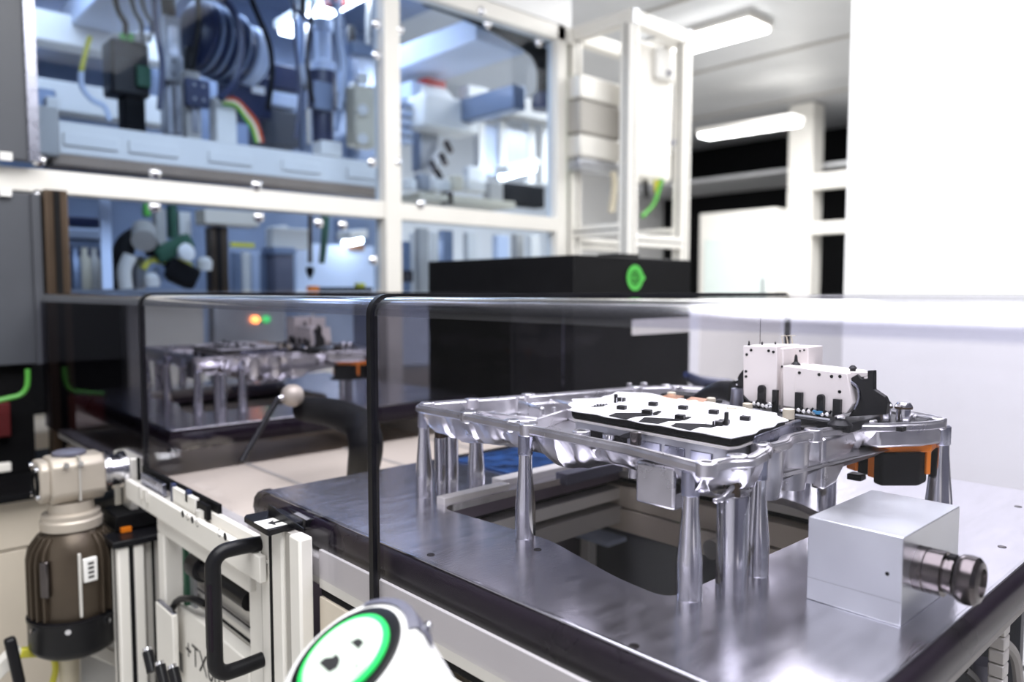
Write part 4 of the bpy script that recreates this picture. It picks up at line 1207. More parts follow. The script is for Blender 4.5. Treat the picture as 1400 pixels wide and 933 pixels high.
# two brass-topped bushings and a square stud at the right end
for px, py in ((1208, 575), (1235, 577)):
    p = onrim(px, py - 8, 1.07)
    o = MB().lathe((p.x, p.y, 1.050), Z3, [(0.011, 0), (0.010, 0.030), (0.0125, 0.031), (0.0125, 0.036), (0.009, 0.041), (0.004, 0.042)], 20).build('bushing', steel_m, hou)
    MB().lathe((p.x, p.y, 1.0815), Z3, [(0.0128, 0), (0.0128, 0.003)], 20).build('bronze_ring', brown_m, o)
p = onrim(1179, 566, 1.07)
MB().box(p + Vector((-0.003, -0.003, -0.01)), p + Vector((0.003, 0.003, 0.016))).build('square_stud', steel_m, hou, 0.0006)
MB().box((1.16, 0.42, 1.056), (1.28, 0.55, 1.062)).build('dark_plate', black_m, hou)
p = onrim(1195, 567, 1.07)
MB().box(p + Vector((-0.01, -0.012, -0.01)), p + Vector((0.01, 0.012, 0.006))).build('copper_block', brown_m, hou, 0.001)

# ---- orange connector under the right corner
oc = thing('_', '', '', (0, 0, 0)); bpy.data.objects.remove(oc)
zf = 1.029
fp = [at(x, y, 'z', zf) for x, y in ((1158, 598), (1201, 609), (1210, 610), (1274, 609), (1282, 602), (1240, 594), (1190, 592))]
fpoly = [(p.x, p.y) for p in fp]
oc = MB().prism(fpoly, (0, 0, zf - 0.011), X3, Y3, Z3 * 0.012).build('orange_connector', orange_m, hou, 0.002)
def leg_(pa, pb, z0, z1, nm, mt, parent, thick=0.012):
    a = at(pa[0], pa[1], 'z', zf); b = at(pb[0], pb[1], 'z', zf)
    d = b - a; L = d.length; d.normalize(); nn = Vector((-d.y, d.x, 0)); nn = nn if nn.dot(Vector((1, 1, 0))) > 0 else -nn
    R = Matrix((d, nn, Z3)).transposed()
    return MB().obox((a + b) / 2 + nn * thick / 2 + Z3 * ((z0 + z1) / 2 - zf), (L, thick, z1 - z0), R).build(nm, mt, parent, 0.0015)
leg_((1158, 598), (1171, 601.5), zf - 0.050, zf, 'connector_leg', orange_m, oc)
leg_((1187, 605.5), (1203, 609.5), zf - 0.052, zf, 'connector_leg', orange_m, oc)
leg_((1158, 598), (1203, 609.5), zf - 0.024, zf, 'connector_skirt', orange_m, oc, 0.008)
leg_((1268, 609), (1274, 608.8), zf - 0.045, zf, 'connector_leg', orange_m, oc)
leg_((1173, 601), (1201, 607.5), zf - 0.052, zf - 0.012, 'connector_body', matt_m, oc, 0.03)
bp = [at(x, y, 'z', zf) for x, y in ((1196, 608), (1206, 611), (1258, 611), (1268, 607), (1262, 598), (1200, 597))]
MB().prism([(p.x, p.y) for p in bp], (0, 0, zf - 0.060), X3, Y3, Z3 * 0.050).build('connector_body', matt_m, oc, 0.004)
a = at(1165, 650, 'x', 1.19)
MB().box(a + Vector((-0.002, -0.014, -0.008)), a + Vector((0.02, 0.008, 0.002))).build('connector_foot', black_m, oc, 0.002)

# ================================================================ clamping block with plug
p0, p1, p2 = at(1101, 820, 'z', PZ), at(1231, 857, 'z', PZ), at(1311, 800, 'z', PZ)
bx0, bx1, by0, by1 = 0.847, 1.025, 0.302, 0.407
zb = PZ + 0.0005
blk = thing('clamping_block', 'silver milled aluminium block with dark round plug on the right part of the carrier plate', 'block', (0.94, 0.35, PZ))
ztop = at(1231, 734, 'x', p1.x).z
Bx((bx0, by0, zb), (bx1, by1, ztop)).build('block', block_m, blk, 0.0008)
Bx((bx0 - 0.0006, by0 + 0.0005, zb + 0.026), (bx1, by1, zb + 0.0264)).build('parting_line', grey_m, blk)
p = at(1213, 785, 'x', bx0)
MB().lathe((bx0, p.y, p.z), (-1, 0, 0), [(0.0022, 0), (0.0022, 0.0004), (0.0015, 0.0005)], 12).build('hole', slot_m, blk)
PXC = 0.892
pl = MB().lathe((PXC, by0, 0.9545), (0, -1, 0), [(0.0245, 0), (0.0245, 0.010), (0.0235, 0.011), (0.0235, 0.013), (0.0245, 0.0135), (0.0245, 0.028), (0.0195, 0.0285), (0.0195, 0.033), (0.0205, 0.0335), (0.0205, 0.038),
            (0.0215, 0.0385), (0.0255, 0.044), (0.0265, 0.050), (0.0255, 0.058), (0.0215, 0.062), (0.015, 0.0635), (0.0145, 0.060), (0.006, 0.060)], 36).build('plug', darksteel_m, blk, angle=30)
MB().obox((PXC, by0 - 0.0345, 0.9545 + 0.0205), (0.012, 0.008, 0.004), Matrix.Identity(3)).build('plug_notch', slot_m, pl)

# ================================================================ clear tunnel


def tunnel(y0, y1, label, mt):
    t = thing('tunnel_cover', label, 'cover', (1.1, (y0 + y1) / 2, 0.82), 'clear acrylic tunnel sections')
    xf, xb, zt, r, th = 0.560, 1.7145, 1.2525, 0.026, 0.005

    def strip(line, nm, first=False, last=False, mt=mt):
        """line: (x, z, normal x, normal z); outer and inner skin, closed at the sheet's own ends"""
        o = [Vector((x, 0, z)) for x, z, nx, nz in line]; i_ = [Vector((x - nx * th, 0, z - nz * th)) for x, z, nx, nz in line]
        mb = MB(); n = len(line)
        vs = [p + Y3 * y for y in (y0, y1) for p in o + i_]
        m2 = 2 * n; fs = []
        for k in range(n - 1):
            fs.append((k, k + 1, m2 + k + 1, m2 + k)); fs.append((n + k, m2 + n + k, m2 + n + k + 1, n + k + 1))
            fs.append((k, n + k, n + k + 1, k + 1)); fs.append((m2 + k, m2 + k + 1, m2 + n + k + 1, m2 + n + k))
        if first:
            fs.append((0, m2, m2 + n, n))
        if last:
            fs.append((n - 1, 2 * n - 1, m2 + 2 * n - 1, m2 + n - 1))
        mb.add(vs, fs)
        return mb.build(nm, mt, t, angle=50)
    arc = lambda cx, s: [(cx - s * r * math.cos(a), zt - r + r * math.sin(a), -s * math.cos(a), math.sin(a)) for a in [math.pi / 2 * k / 8 for k in range(9)]]
    strip([(xf, 0.822, -1, 0), (xf, zt - r, -1, 0)], 'front_panel', True)
    strip(arc(xf + r, 1), 'bent_rim', mt=rim_m)
    strip([(xf + r, zt, 0, 1), (xb - r, zt, 0, 1)], 'top_panel')
    strip(arc(xb - r, -1)[::-1], 'bent_rim', mt=rim_m)
    strip([(xb, zt - r, 1, 0), (xb, 0.845, 1, 0)], 'rear_panel', False, True)
    return t


def joint(y, label):
    """black seal strip following the tunnel's outline between two sections"""
    xf, xb, zt, r = 0.560, 1.7145, 1.2525, 0.026
    path = [(xf, 0.822)] + [(xf + r - r * math.cos(a), zt - r + r * math.sin(a)) for a in [math.pi / 2 * k / 8 for k in range(9)]] + [(xb - r + r * math.sin(a), zt - r + r * math.cos(a)) for a in [math.pi / 2 * k / 8 for k in range(9)]] + [(xb, 0.845)]
    vs, fs = [], []
    for i, (x, z) in enumerate(path):
        a = Vector(path[max(i - 1, 0)]); b = Vector(path[min(i + 1, len(path) - 1)])
        d = (b - a).normalized(); nn = Vector((-d.y, d.x))
        o = Vector((x, z)) + nn * 0.0035; q = Vector((x, z)) - nn * 0.008
        for p, yy in ((o, y - 0.005), (o, y + 0.005), (q, y + 0.005), (q, y - 0.005)):
            vs.append(Vector((p.x, yy, p.y)))
    for i in range(len(path) - 1):
        for k in range(4):
            j = (k + 1) % 4
            fs.append((4 * i + k, 4 * i + j, 4 * i + 4 + j, 4 * i + 4 + k))
    fs += [(3, 2, 1, 0), tuple(4 * (len(path) - 1) + k for k in range(4))]
    o = MB().add(vs, fs).build('seal_strip', black_m)
    return tag(o, label, 'seal')


JA, JB, JC = 0.886, 1.845, 2.84
tunnel(-0.08, JA - 0.006, 'nearest clear acrylic tunnel section, right of the long black seal strip', acrylic_m)
tunnel(JA + 0.006, JB - 0.006, 'middle clear acrylic tunnel section between the two black seal strips', acrylic_m)
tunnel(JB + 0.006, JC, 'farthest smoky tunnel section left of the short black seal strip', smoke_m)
joint(JA, 'long upright black seal strip in the middle of the tunnel front')
joint(JB, 'shorter black seal strip farther left on the tunnel front')

# second carrier, housing and lever further down the line
SH = (0.09, 1.76, 0)
dup(car, SH, 'second aluminium carrier plate farther back inside the tunnel, seen through the middle section')
dup(hou, SH, 'second cast housing with orange connector on the rear carrier inside the tunnel')
t = thing('clamp_lever', 'dark clamp lever with a pale ball knob standing between the two carriers', 'lever', (0.9, 1.6, 0.797))
k0 = at(400, 541, 'y', 1.70)
MB().lathe(k0 - Vector((0, 0, 0.026)), Z3, [(0.010, 0), (0.022, 0.008), (0.027, 0.020), (0.027, 0.032), (0.022, 0.044), (0.010, 0.052)], 24).build('ball_knob', gear_m, t)
q0 = at(380, 545, 'y', 1.70); q1 = at(330, 632, 'y', 1.62)
MB().cyl(k0, q0, 0.007, n=10).build('stub', steel_m, t)
MB().cyl(q0, Vector((q1.x, q1.y, max(q1.z, 0.80))), 0.007, n=10).build('rod', black_m, t)
t = thing('added_black_arm', 'black curved arm added for a dark reflected band, behind the carrier plate near the long seal strip', 'arm', (1.1, 1.45, 0.797))  # arm added so that its dark reflection shows in the plate
P = lambda px, py, Y=1.42: at(px, py, 'y', Y)
MB().tube([P(415, 560, 1.75), P(455, 565, 1.6), P(490, 580, 1.5), P(500, 605), P(497, 640), P(492, 668)], lambda s: 0.030 + 0.008 * math.sin(3.1 * s), 14).build('arm', matt_m, t)
p = P(492, 668)
MB().lathe((p.x, p.y, 0.797), Z3, [(0.05, 0), (0.05, 0.02), (0.036, 0.03), (0.034, p.z - 0.79)], 20).build('base', black_m, t)
t = thing('blue_work_mat', 'deep blue mat lying behind the casting beyond the carrier opening', 'mat', (1.35, 1.15, PZ))
Bx((1.00, 1.075, PZ + 0.0005), (1.52, 1.26, PZ + 0.004)).build('mat', mat('blue_film', (0.012, 0.05, 0.16), 0.35, 0.2, 0.7, 25), t, 0.001)

# ================================================================ conveyor side, lower left
t = thing('side_rail', 'white slotted side rail with round marks under the tunnel edge, left of the handle', 'rail', (0.55, 1.5, 0.79))
xr = 0.52
zr0, zr1 = 0.788, 0.832
Bx((xr, 1.16, zr0), (xr + 0.012, 1.86, zr1)).build('front_face', white_m, t, 0.002)
Bx((xr + 0.012, 1.16, zr1 - 0.014), (0.556, 1.86, zr1 - 0.008)).build('shelf', profile_m, t, 0.001)
Bx((0.545, 1.16, zr1 - 0.008), (0.556, 1.60, zr1 + 0.012)).build('rear_flange', white_m, t, 0.001)
Bx((0.550, 1.40, zr1 + 0.004), (0.5575, 1.838, zr1 + 0.030)).build('dark_strip', matt_m, t, 0.001)
for y0, y1, z0, z1, mt, nm in ((1.42, 1.47, -0.002, 0.026, matt_m, 'black_clip'), (1.48, 1.60, -0.004, 0.028, white_m, 'pale_plate'), (1.60, 1.612, -0.004, 0.034, navy_m, 'blue_tab'), (1.515, 1.53, 0.012, 0.036, navy_m, 'blue_tab'), (1.66, 1.80, -0.004, 0.022, cap_m, 'grey_plate')):
    Bx((0.536, y0, zr1 + z0), (0.545, y1, zr1 + z1)).build(nm, mt, t, 0.001)
MB().lathe((0.538, 1.445, zr1 - 0.008), Z3, [(0.014, 0), (0.014, 0.004), (0.012, 0.006), (0.012, 0.022)], 16).build('roller', profile_m, t)
for px, py, big in ((250, 703, 1), (257, 707, 0), (263, 711, 1), (270, 716, 0), (300, 729, 0), (308, 734, 1)):
    p = at(px, py, 'x', xr)
    mb = MB()
    if big:
        mb.lathe((xr, p.y, p.z), (-1, 0, 0), [(0.007, 0.0002), (0.007, 0.0006)], 14)
    else:
        ring2d(mb, (xr - 0.0006, p.y, p.z), -Y3, Z3, 0.0055, 0.0070, 20, 340)
    mb.build('round_mark', ink_m, t)
for py in (676, 682):
    p = at(233, py, 'x', xr)
for y in (1.735, 1.70):
    Bx((0.514, y, zr1 - 0.022), (0.520, y + 0.012, zr1 + 0.006)).build('clip_lug', profile_m, t, 0.001)

door = thing('access_door', 'white framed access door with black bow handle below the tunnel edge', 'door', (0.52, 1.25, 0.3))
bar((0.535, 1.112, 0.30), (0.558, 1.190, 0.884), 'door_post', door, white_m, along=2)
Bx((0.541, 1.088, 0.30), (0.556, 1.112, 0.882)).build('dark_slot', greyp_m, door)
bar((0.535, 1.052, 0.30), (0.558, 1.088, 0.884), 'door_post', door, white_m, groove=False)
bar((0.546, 1.210, 0.30), (0.575, 1.265, 0.788), 'door_post', door, white_m, groove=False)
Bx((0.545, 1.190, 0.30), (0.560, 1.210, 0.86)).build('dark_slot', greyp_m, door)
bar((0.535, 1.235, 0.745), (0.575, 1.70, 0.786), 'door_rail', door, white_m, groove=False)
bar((0.574, 1.265, 0.60), (0.59, 1.66, 0.635), 'door_rail', door, profile_m)
bar((0.535, 1.66, 0.30), (0.575, 1.70, 0.745), 'door_post', door, white_m, groove=False)
Bx((0.590, 1.235, 0.30), (0.594, 1.66, 0.745)).build('door_sheet', profile_m, door)
Bx((0.560, 1.56, 0.45), (0.566, 1.62, 0.745)).build('glass_strip', grey_m, door)
Bx((0.552, 1.585, 0.60), (0.560, 1.60, 0.73)).build('green_strip', darkgreen_m, door)
# bow handle
h0, h1 = at(352, 742, 'x', 0.535), at(352, 897, 'x', 0.535)
yh = h0.y - 0.008
za, zb_ = h0.z, h1.z
xo = 0.457
r_ = 0.0125
hp = [Vector((0.536, yh, za)), Vector((0.500, yh, za + 0.002))]
for k in range(9):
    a = math.pi / 2 * k / 8
    hp.append(Vector((xo + 0.024 - 0.024 * math.sin(a), yh, za - 0.022 + 0.024 * math.cos(a))))
for k in range(9):
    a = math.pi / 2 * k / 8
    hp.append(Vector((xo + 0.024 - 0.024 * math.cos(a), yh, zb_ + 0.022 - 0.024 * math.sin(a))))
hp += [Vector((0.500, yh, zb_ - 0.002)), Vector((0.536, yh, zb_))]
hd = MB().tube(hp, r_, 20, smooth=False).build('handle', black_m, door, angle=60)
for k in range(5):
    yy = yh + 0.009 - 0.0045 * k
    MB().cyl((xo - 0.0095 + 0.0004 * (k - 2) ** 2, yy, za - 0.045), (xo - 0.0095 + 0.0004 * (k - 2) ** 2, yy, zb_ + 0.045), 0.0026, n=8).build('grip_rib', rubber_m, hd)

# latch with arrow label
t = thing('latch', 'flat black latch with white arrow label on top of the door post', 'latch', (0.54, 1.08, 0.886))
zl = 0.894


def flatz(q, z, h, nm, mt, parent, bev=0.0):
    w_ = [at(x, y, 'z', z) for x, y in q]
    return MB().prism([(p.x, p.y) for p in w_], (0, 0, z), X3, Y3, Z3 * h).build(nm, mt, parent, bev)


flatz(((334, 715), (364, 733), (368, 734), (413, 721), (414, 719), (386, 704), (382, 703), (336, 712)), zl - 0.010, 0.010, 'catch_plate', black_m, t, 0.0015)
lab = flatz(((347, 714.5), (364, 724), (402, 715), (386, 706)), zl + 0.0002, 0.0003, 'label', paper_m, t)
flatz(((365, 716), (374, 711.5), (373.5, 714), (385, 711.5), (387, 713.5), (376, 716), (377.5, 718.5)), zl + 0.0007, 0.0002, 'arrow', ink_m, lab)
flatz(((388, 703), (411, 697), (451, 718), (449, 722), (418, 724)), zl - 0.016, 0.016, 'keeper_plate', black_m, t, 0.0015)
flatz(((402, 703), (408, 701), (424, 710), (419, 712)), zl + 0.0002, 0.0006, 'keeper_label', greyink_m, t)
a, b = at(367, 706, 'z', zl), at(415, 727, 'z', zl)
MB().prism([(0, 0), (0.0, 0.020), ((b - a).length, 0.004), ((b - a).length, 0)], a, (b - a).normalized(), Z3, Vector((0.002, 0.001, 0))).build('fin', black_m, t)

# panels right of the door
t = thing('conveyor_cladding', 'pale side panel below the tunnel between latch and long seal strip', 'panel', (0.57, 0.9, 0.3))
Bx((0.566, -0.2, 0.802), (0.572, 1.05, 0.862)).build('upper_strip', profile_m, t, 0.001)
Bx((0.570, -0.2, 0.790), (0.576, 1.05, 0.802)).build('dark_slot', slot_m, t)
Bx((0.566, 0.88, 0.30), (0.572, 1.05, 0.788)).build('panel', beige_m, t, 0.001)
Bx((0.566, 0.30, 0.30), (0.572, 0.875, 0.782)).build('panel', white_m, t, 0.001)

# white control box with lettering, little box, roller, cable
t = thing('terminal_box', 'white terminal box lettered +TX002 behind the black handle', 'box', (0.55, 1.4, 0.3))
xt = 0.545
TA, TB = at(242, 824, 'x', xt), at(352, 884, 'x', xt)
Bx((xt, 1.268, 0.36), (xt + 0.028, TA.y, TA.z)).build('body', white_m, t, 0.003)
mb = MB()
p = at(254, 899, 'x', xt)
text_mb(mb, '+TX002', (xt - 0.0003, p.y, p.z), -Y3, Z3, 0.062)
mb.build('lettering', ink_m, t)
p = at(247, 905, 'x', xt)
Bx((xt - 0.0005, p.y - 0.012, p.z - 0.02), (xt, p.y + 0.012, p.z + 0.02)).build('sticker', greyink_m, t)
p = at(238, 933, 'x', xt)
mb = MB()
text_mb(mb, '+TX', (xt - 0.0003, p.y, p.z), -Y3, Z3, 0.034)
mb.build('lettering', ink_m, t)
t = thing('small_box', 'small white box left of the lettered terminal box', 'box', (0.48, 1.55, 0.5))
q = at(212, 822, 'x', 0.52); q2 = at(235, 830, 'x', 0.52)
Bx((0.52, q2.y, 0.45), (0.532, q.y, q.z)).build('body', white_m, t, 0.003)
Bx((0.522, q2.y + 0.004, q.z), (0.531, q.y - 0.004, q.z + 0.003)).build('lid', cap_m, t, 0.001)
t = thing('drive_roller', 'black drive roller lying behind the bow handle', 'roller', (0.56, 1.35, 0.69))
p = at(270, 800, 'x', 0.55)
MB().lathe((0.555, p.y + 0.02, 0.715), (0, -1, 0), [(0.024, 0), (0.026, 0.004), (0.026, 0.05), (0.018, 0.052), (0.018, 0.26)], 20).build('roller', black_m, t)
tag(MB().tube([at(236, 832, 'x', 0.54), at(244, 821, 'x', 0.54), at(262, 819, 'x', 0.54), at(280, 826, 'x', 0.55)], 0.007).build('cable', black_m), 'short black cable curving onto the terminal box', 'cable')
t = thing('sensor_connector', 'black and silver sensor plugs hanging at the bottom left below the small box', 'connector', (0.45, 1.6, 0.45))
for k, (px, py) in enumerate(((205, 905), (222, 925), (240, 930))):
    p = at(px, py, 'x', 0.46)
    MB().cyl(p + Vector((0, 0.012, 0.016)), p + Vector((0, -0.012, -0.016)), 0.010, n=14).build('plug', black_m, t)
    MB().cyl(p + Vector((0, 0.016, 0.022)), p + Vector((0, 0.012, 0.016)), 0.008, n=14).build('nut', steel_m, t)

# bracket post between motor and door
t = thing('support_post', 'white double extrusion post with black top bracket right of the motor', 'post', (0.5, 1.75, 0))
a, b = at(164, 850, 'y', 1.78), at(226, 850, 'y', 1.78)
xm = a.x + (b.x - a.x) * 0.62
bar((a.x, 1.78, 0.0), (xm - 0.004, 1.83, 0.70), 'extrusion', t, white_m)
bar((xm + 0.004, 1.80, 0.0), (b.x, 1.85, 0.70), 'extrusion', t, profile_m)
Bx((a.x - 0.01, 1.775, 0.70), (b.x + 0.012, 1.86, 0.715)).build('top_cap', black_m, t, 0.002)
pbox(158, 700, 226, 722, 1.84, 0.10).build('black_bracket', matt_m, t, 0.003)
pbox(204, 722, 229, 860, 1.86, 0.06).build('black_plate', matt_m, t, 0.003)
pbox(166, 722, 180, 728, 1.83, 0.01).build('orange_label', orange_m, t)
bar((0.534, 1.87, 0.50), (0.572, 2.0, 0.875), 'upper_extrusion', t, profile_m)

# ================================================================ gear motor
mo = thing('gear_motor', 'brown grey gear motor standing upright at the lower left with pale gearbox on top', 'motor', (0.418, 1.9, 0.45))
c = Vector((0.418, 1.9, 0))
body_z0, body_z1 = 0.545, 0.735
MB().lathe(c + Z3 * body_z0, Z3, [(0.078, 0), (0.080, 0.01), (0.080, 0.135), (0.072, 0.165), (0.058, 0.185), (0.055, 0.19)], 40).build('motor_body', motor_m, mo)
for k in range(28):
    a = 2 * math.pi * k / 28
    if 3.9 < a < 5.0:
        continue
    d = Vector((math.cos(a), math.sin(a), 0))
    q = Z3.cross(d)
    pr_ = [(0.070, 0.006), (0.091, 0.006), (0.091, 0.130), (0.086, 0.155), (0.068, 0.180), (0.055, 0.182)]
    MB().prism(pr_, c + Z3 * body_z0 - q * 0.0022, d, Z3, q * 0.0044).build('cooling_fin', motor_m, mo, 0.0008)
MB().lathe(c + Z3 * 0.452, Z3, [(0.052, 0), (0.070, 0.006), (0.084, 0.016), (0.092, 0.030), (0.092, 0.085), (0.094, 0.088), (0.094, 0.094)], 40).build('fan_cover', black_m, mo)
for a in (4.35, 3.5, 5.2):
    d = Vector((math.cos(a), math.sin(a), 0))
    MB().cyl(c + Z3 * 0.532 + d * 0.090, c + Z3 * 0.532 + d * 0.098, 0.006, n=10).build('screw', steel_m, mo)
MB().lathe(c + Z3 * body_z1, Z3, [(0.050, 0), (0.062, 0.002), (0.062, 0.020), (0.058, 0.024), (0.058, 0.034), (0.046, 0.038), (0.046, 0.06)], 36).build('adapter_ring', gear_m, mo)
# name label on the motor's side (plain, no code)
dl = (Vector((0, 0, 0)) - c); dl.z = 0; dl.normalize()
dl = Matrix.Rotation(math.radians(22), 3, 'Z') @ dl
ql = Z3.cross(dl)
R = Matrix((ql, dl, Z3)).transposed()
pl_ = MB().obox(c + dl * 0.0835 + Z3 * 0.655, (0.028, 0.010, 0.052), R).build('name_plate', paper_m, mo, 0.002)
for k in range(4):
    MB().obox(c + dl * 0.0890 + Z3 * (0.640 + 0.010 * k), (0.012, 0.0006, 0.005), R).build('print_line', ink_m, pl_)
dl2 = Matrix.Rotation(math.radians(-38), 3, 'Z') @ (-Vector((c.x, c.y, 0))).normalized()
R2 = Matrix((Z3.cross(dl2), dl2, Z3)).transposed()
MB().obox(c + dl2 * 0.085 + Z3 * 0.645, (0.020, 0.014, 0.080), R2).build('terminal_cover', darksteel_m, mo, 0.004)
dl3 = Matrix.Rotation(math.radians(8), 3, 'Z') @ (-Vector((c.x, c.y, 0))).normalized()
R3 = Matrix((Z3.cross(dl3), dl3, Z3)).transposed()
MB().obox(c + dl3 * 0.084 + Z3 * 0.625, (0.006, 0.008, 0.14), R3).build('pale_strip', profile_m, mo, 0.001)
# gearbox: chamfered casting along x with flange at the right
gz = 0.848
gpoly = [(-0.050, -0.030), (-0.030, -0.052), (0.030, -0.052), (0.050, -0.034), (0.052, 0.020), (0.036, 0.048), (-0.030, 0.050), (-0.050, 0.034)]
gb = MB().prism(gpoly, (0.372, 1.90, gz), Y3, Z3, X3 * 0.108).build('gearbox', gear_m, mo, 0.006)
MB().prism([(p[0] * 0.9, p[1] * 0.9) for p in gpoly], (0.352, 1.90, gz), Y3, Z3, X3 * 0.022).build('gearbox_end', gear_m, gb, 0.006)
MB().lathe((0.353, 1.895, gz - 0.004), (-1, 0, 0), [(0.030, 0), (0.030, 0.006), (0.024, 0.007), (0.020, -0.004)], 24).build('bore_cap', matt_m, gb)
for dy, dz in ((-0.036, 0.038), (-0.04, -0.036), (0.03, 0.04), (0.03, -0.04)):
    MB().cyl((0.352, 1.90 + dy * 0.8, gz + dz * 0.8), (0.345, 1.90 + dy * 0.8, gz + dz * 0.8), 0.006, n=8).build('screw', steel_m, gb)
for x in (0.40, 0.428):
    MB().cyl((x, 1.849, gz + 0.036), (x, 1.842, gz + 0.036), 0.006, n=8).build('screw', steel_m, gb)
Bx((0.424, 1.846, gz - 0.046), (0.428, 1.95, gz + 0.051)).build('casing_seam', greyp_m, gb)
MB().lathe((0.480, 1.90, gz), (1, 0, 0), [(0.040, 0), (0.040, 0.006), (0.046, 0.007), (0.046, 0.014), (0.036, 0.016), (0.036, 0.040), (0.042, 0.041), (0.042, 0.050)], 30).build('output_flange', steel_m, gb)
MB().lathe((0.418, 1.9, gz + 0.05), Z3, [(0.034, 0), (0.034, 0.006), (0.028, 0.009)], 20).build('breather_cap', wedge_m, gb)

# bits at the bottom left corner
t = thing('floor_bracket', 'diagonal white struts with a black hand wheel below the motor', 'bracket', (0.35, 1.9, 0))
MB().obox((0.46, 1.93, 0.43), (0.26, 0.03, 0.03), Matrix.Rotation(math.radians(40), 3, 'Y')).build('strut', profile_m, t, 0.003)
MB().obox((0.42, 1.97, 0.36), (0.04, 0.03, 0.24), Matrix.Identity(3)).build('strut', profile_m, t, 0.003)
MB().obox((0.27, 1.93, 0.44), (0.12, 0.03, 0.03), Matrix.Rotation(math.radians(-40), 3, 'Y')).build('strut', white_m, t, 0.003)
p = at(20, 905, 'y', 1.88)
MB().obox(p, (0.022, 0.022, 0.11), Matrix.Rotation(math.radians(-8), 3, 'Y')).build('black_grip', black_m, t, 0.006)
MB().obox(at(42, 892, 'y', 1.92), (0.04, 0.02, 0.02), Matrix.Rotation(math.radians(15), 3, 'Y')).build('yellow_tab', yellow_m, t, 0.003)
MB().tube([at(72, 893, 'y', 1.92), at(76, 915, 'y', 1.92), at(70, 940, 'y', 1.92)], 0.007).build('yellow_cable', yellow_m, t)
MB().cyl(at(95, 890, 'y', 1.92), at(95, 950, 'y', 1.92), 0.020, n=14).build('conduit', tan_m, t)

# ================================================================ lit touch button
bt = thing('touch_button', 'white touch button housing with glowing green ring at the bottom centre', 'button', (0.33, 0.55, 0.9))
bc = at(476, 906, 'y', 0.55)
fwd_h = Vector((math.cos(YAW), math.sin(YAW), 0))
bn = (Z3 * 0.80 - RT * 0.42 - fwd_h * 0.30).normalized()
bu = (RT - bn * RT.dot(bn)).normalized()
bv = bn.cross(bu)


def oval(c, ru, rv, n=48, off=0.0, sq=2.0, sh=(0, 0)):
    out = []
    for i in range(n):
        a = 2 * math.pi * i / n
        ca, sa = math.cos(a), math.sin(a)
        out.append(c + bu * (math.copysign(abs(ca) ** (2 / sq), ca) * ru + sh[0]) + bv * (math.copysign(abs(sa) ** (2 / sq), sa) * rv + sh[1]) + bn * off)
    return out


R0 = 0.0535
MB().loft([oval(bc, R0 * 1.02, R0 * 1.02, off=-0.120, sh=(0.01, -0.01)), oval(bc, R0 * 1.10, R0 * 1.10, off=-0.06, sh=(0.008, -0.006)), oval(bc, R0 * 1.23, R0 * 1.23, off=-0.020), oval(bc, R0 * 1.25, R0 * 1.25, off=-0.008), oval(bc, R0 * 1.21, R0 * 1.21, off=0.0), oval(bc, R0 * 1.0, R0 * 1.0, off=0.004)]).build('housing', housing_m, bt, angle=50)
MB().loft([oval(bc, R0, R0, off=0.003), oval(bc, R0, R0, off=0.0052), oval(bc, R0 * 0.97, R0 * 0.97, off=0.006), oval(bc, R0 * 0.80, R0 * 0.80, off=0.0062)]).build('bezel', black_m, bt)
rg = MB().loft([oval(bc, R0 * 0.80, R0 * 0.80, off=0.0058), oval(bc, R0 * 0.80, R0 * 0.80, off=0.0085), oval(bc, R0 * 0.71, R0 * 0.71, off=0.0095)]).build('green_ring', ring_m, bt)
MB().loft([oval(bc, R0 * 0.71, R0 * 0.71, off=0.009), oval(bc, R0 * 0.70, R0 * 0.70, off=0.0102), oval(bc, R0 * 0.58, R0 * 0.60, off=0.0110)]).build('lit_disc', glow_m, bt, angle=60)


def face(px, py):
    d = FW + RT * ((px - 700.0) / FPX) + UP * ((466.5 - py) / FPX)
    o = Vector((0, 0, EYE)); pl0 = bc + bn * 0.0114
    return o + d * ((pl0 - o).dot(bn) / d.dot(bn))


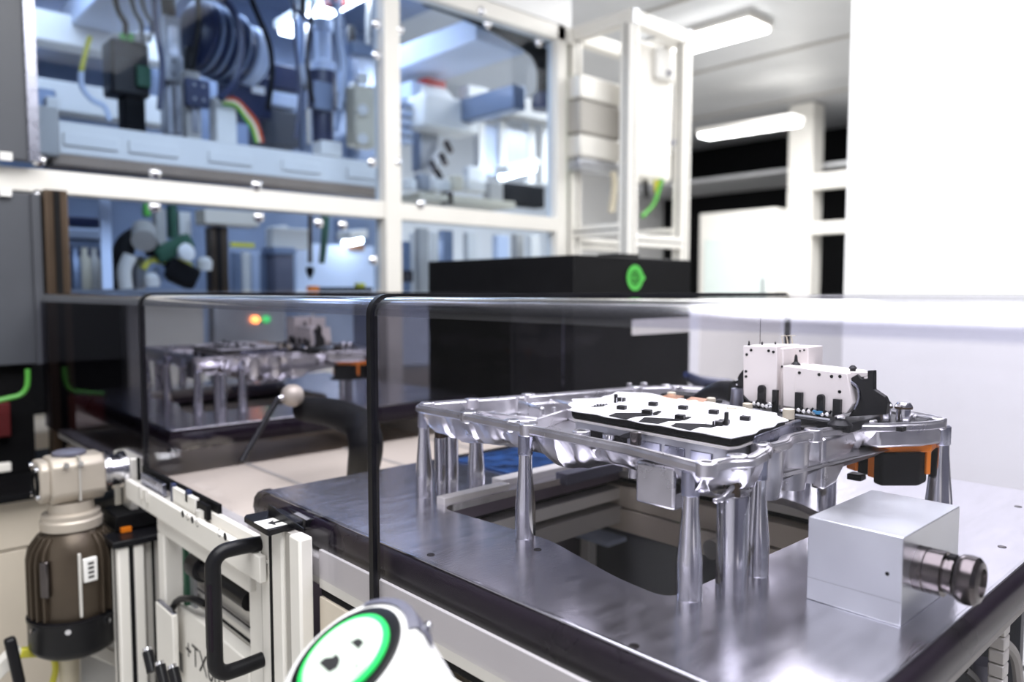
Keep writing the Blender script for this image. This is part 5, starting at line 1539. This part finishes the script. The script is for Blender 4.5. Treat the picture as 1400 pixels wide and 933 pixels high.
for q in (((436, 907), (444, 900), (455, 899), (459, 894), (464, 899), (465, 905), (461, 914), (450, 920)), ((474, 874), (481, 878), (488, 873), (493, 874), (498, 879), (490, 888)), ((484, 911), (491, 908), (490, 911), (486, 914))):
    P_ = [face(x, y) for x, y in q]
    MB().add(P_ + [p + bn * 0.0003 for p in P_], [tuple(range(len(P_))), tuple(range(len(P_), 2 * len(P_)))] + [(i, (i + 1) % len(P_), len(P_) + (i + 1) % len(P_), len(P_) + i) for i in range(len(P_))]).build('hand_symbol', ink_m, bt)
mb = MB()
ring2d(mb, face(487, 910), bu, bv, 0.0085, 0.0098)
ring2d(mb, face(480, 889), bu, bv, 0.0085, 0.0090)
mb.build('circle_symbol', greyink_m, bt)
# slate coloured side wedge and clip
P_ = oval(bc, R0 * 1.27, R0 * 1.27, n=96, off=-0.012)
Q_ = oval(bc, R0 * 1.10, R0 * 1.10, n=96, off=0.0045)
mb = MB()
idx = list(range(2, 24))
N_ = oval(bc, R0 * 1.255, R0 * 1.255, n=96, off=0.0012)
vs = [p - bn * 0.012 for p in [P_[i] for i in idx]] + [P_[i] for i in idx] + [N_[i] for i in idx] + [Q_[i] for i in idx]
k = len(idx)
mb.add(vs, [(r * k + i, r * k + i + 1, r * k + k + i + 1, r * k + k + i) for r in range(3) for i in range(k - 1)])
mb.build('slate_wedge', wedge_m, bt)
p = P_[6]
MB().obox(p - bn * 0.004, (0.010, 0.006, 0.006), Matrix((bu, bv, bn)).transposed()).build('clip', steel_m, bt, 0.001)

# things below the near edge, lower right
t = thing('cable_chain', 'pale corrugated cable chain hanging below the near bumper at the right', 'cable chain', (1.05, 0.3, 0.4))
P = lambda px, py, Y=0.30: at(px, py, 'y', Y)
a = P(1366, 880)
for k in range(9):
    Bx((a.x - 0.012, 0.29, 0.84 - 0.02 * k - 0.018), (a.x + 0.012, 0.31, 0.84 - 0.02 * k)).build('chain_link', profile_m, t, 0.002)
tag(MB().tube([P(1352, 868, 0.32), P(1372, 878, 0.32), P(1388, 900, 0.32), P(1394, 950, 0.32)], 0.008).build('hose', greyp_m), 'grey hose arching beside the cable chain at the lower right', 'hose')
t = thing('black_cables', 'black cables running below the near bumper at the lower right corner', 'cable', (1.0, 0.35, 0.5))
MB().tube([P(1318, 915, 0.34), P(1332, 928, 0.34), P(1345, 950, 0.34)], 0.006).build('cable', black_m, t)
MB().cyl(P(1345, 905, 0.36), P(1345, 960, 0.36), 0.016, n=14).build('conduit', wedge_m, t)
MB().tube([P(1376, 910, 0.36), P(1400, 914, 0.36), P(1440, 920, 0.36)], 0.005).build('cable', black_m, t)
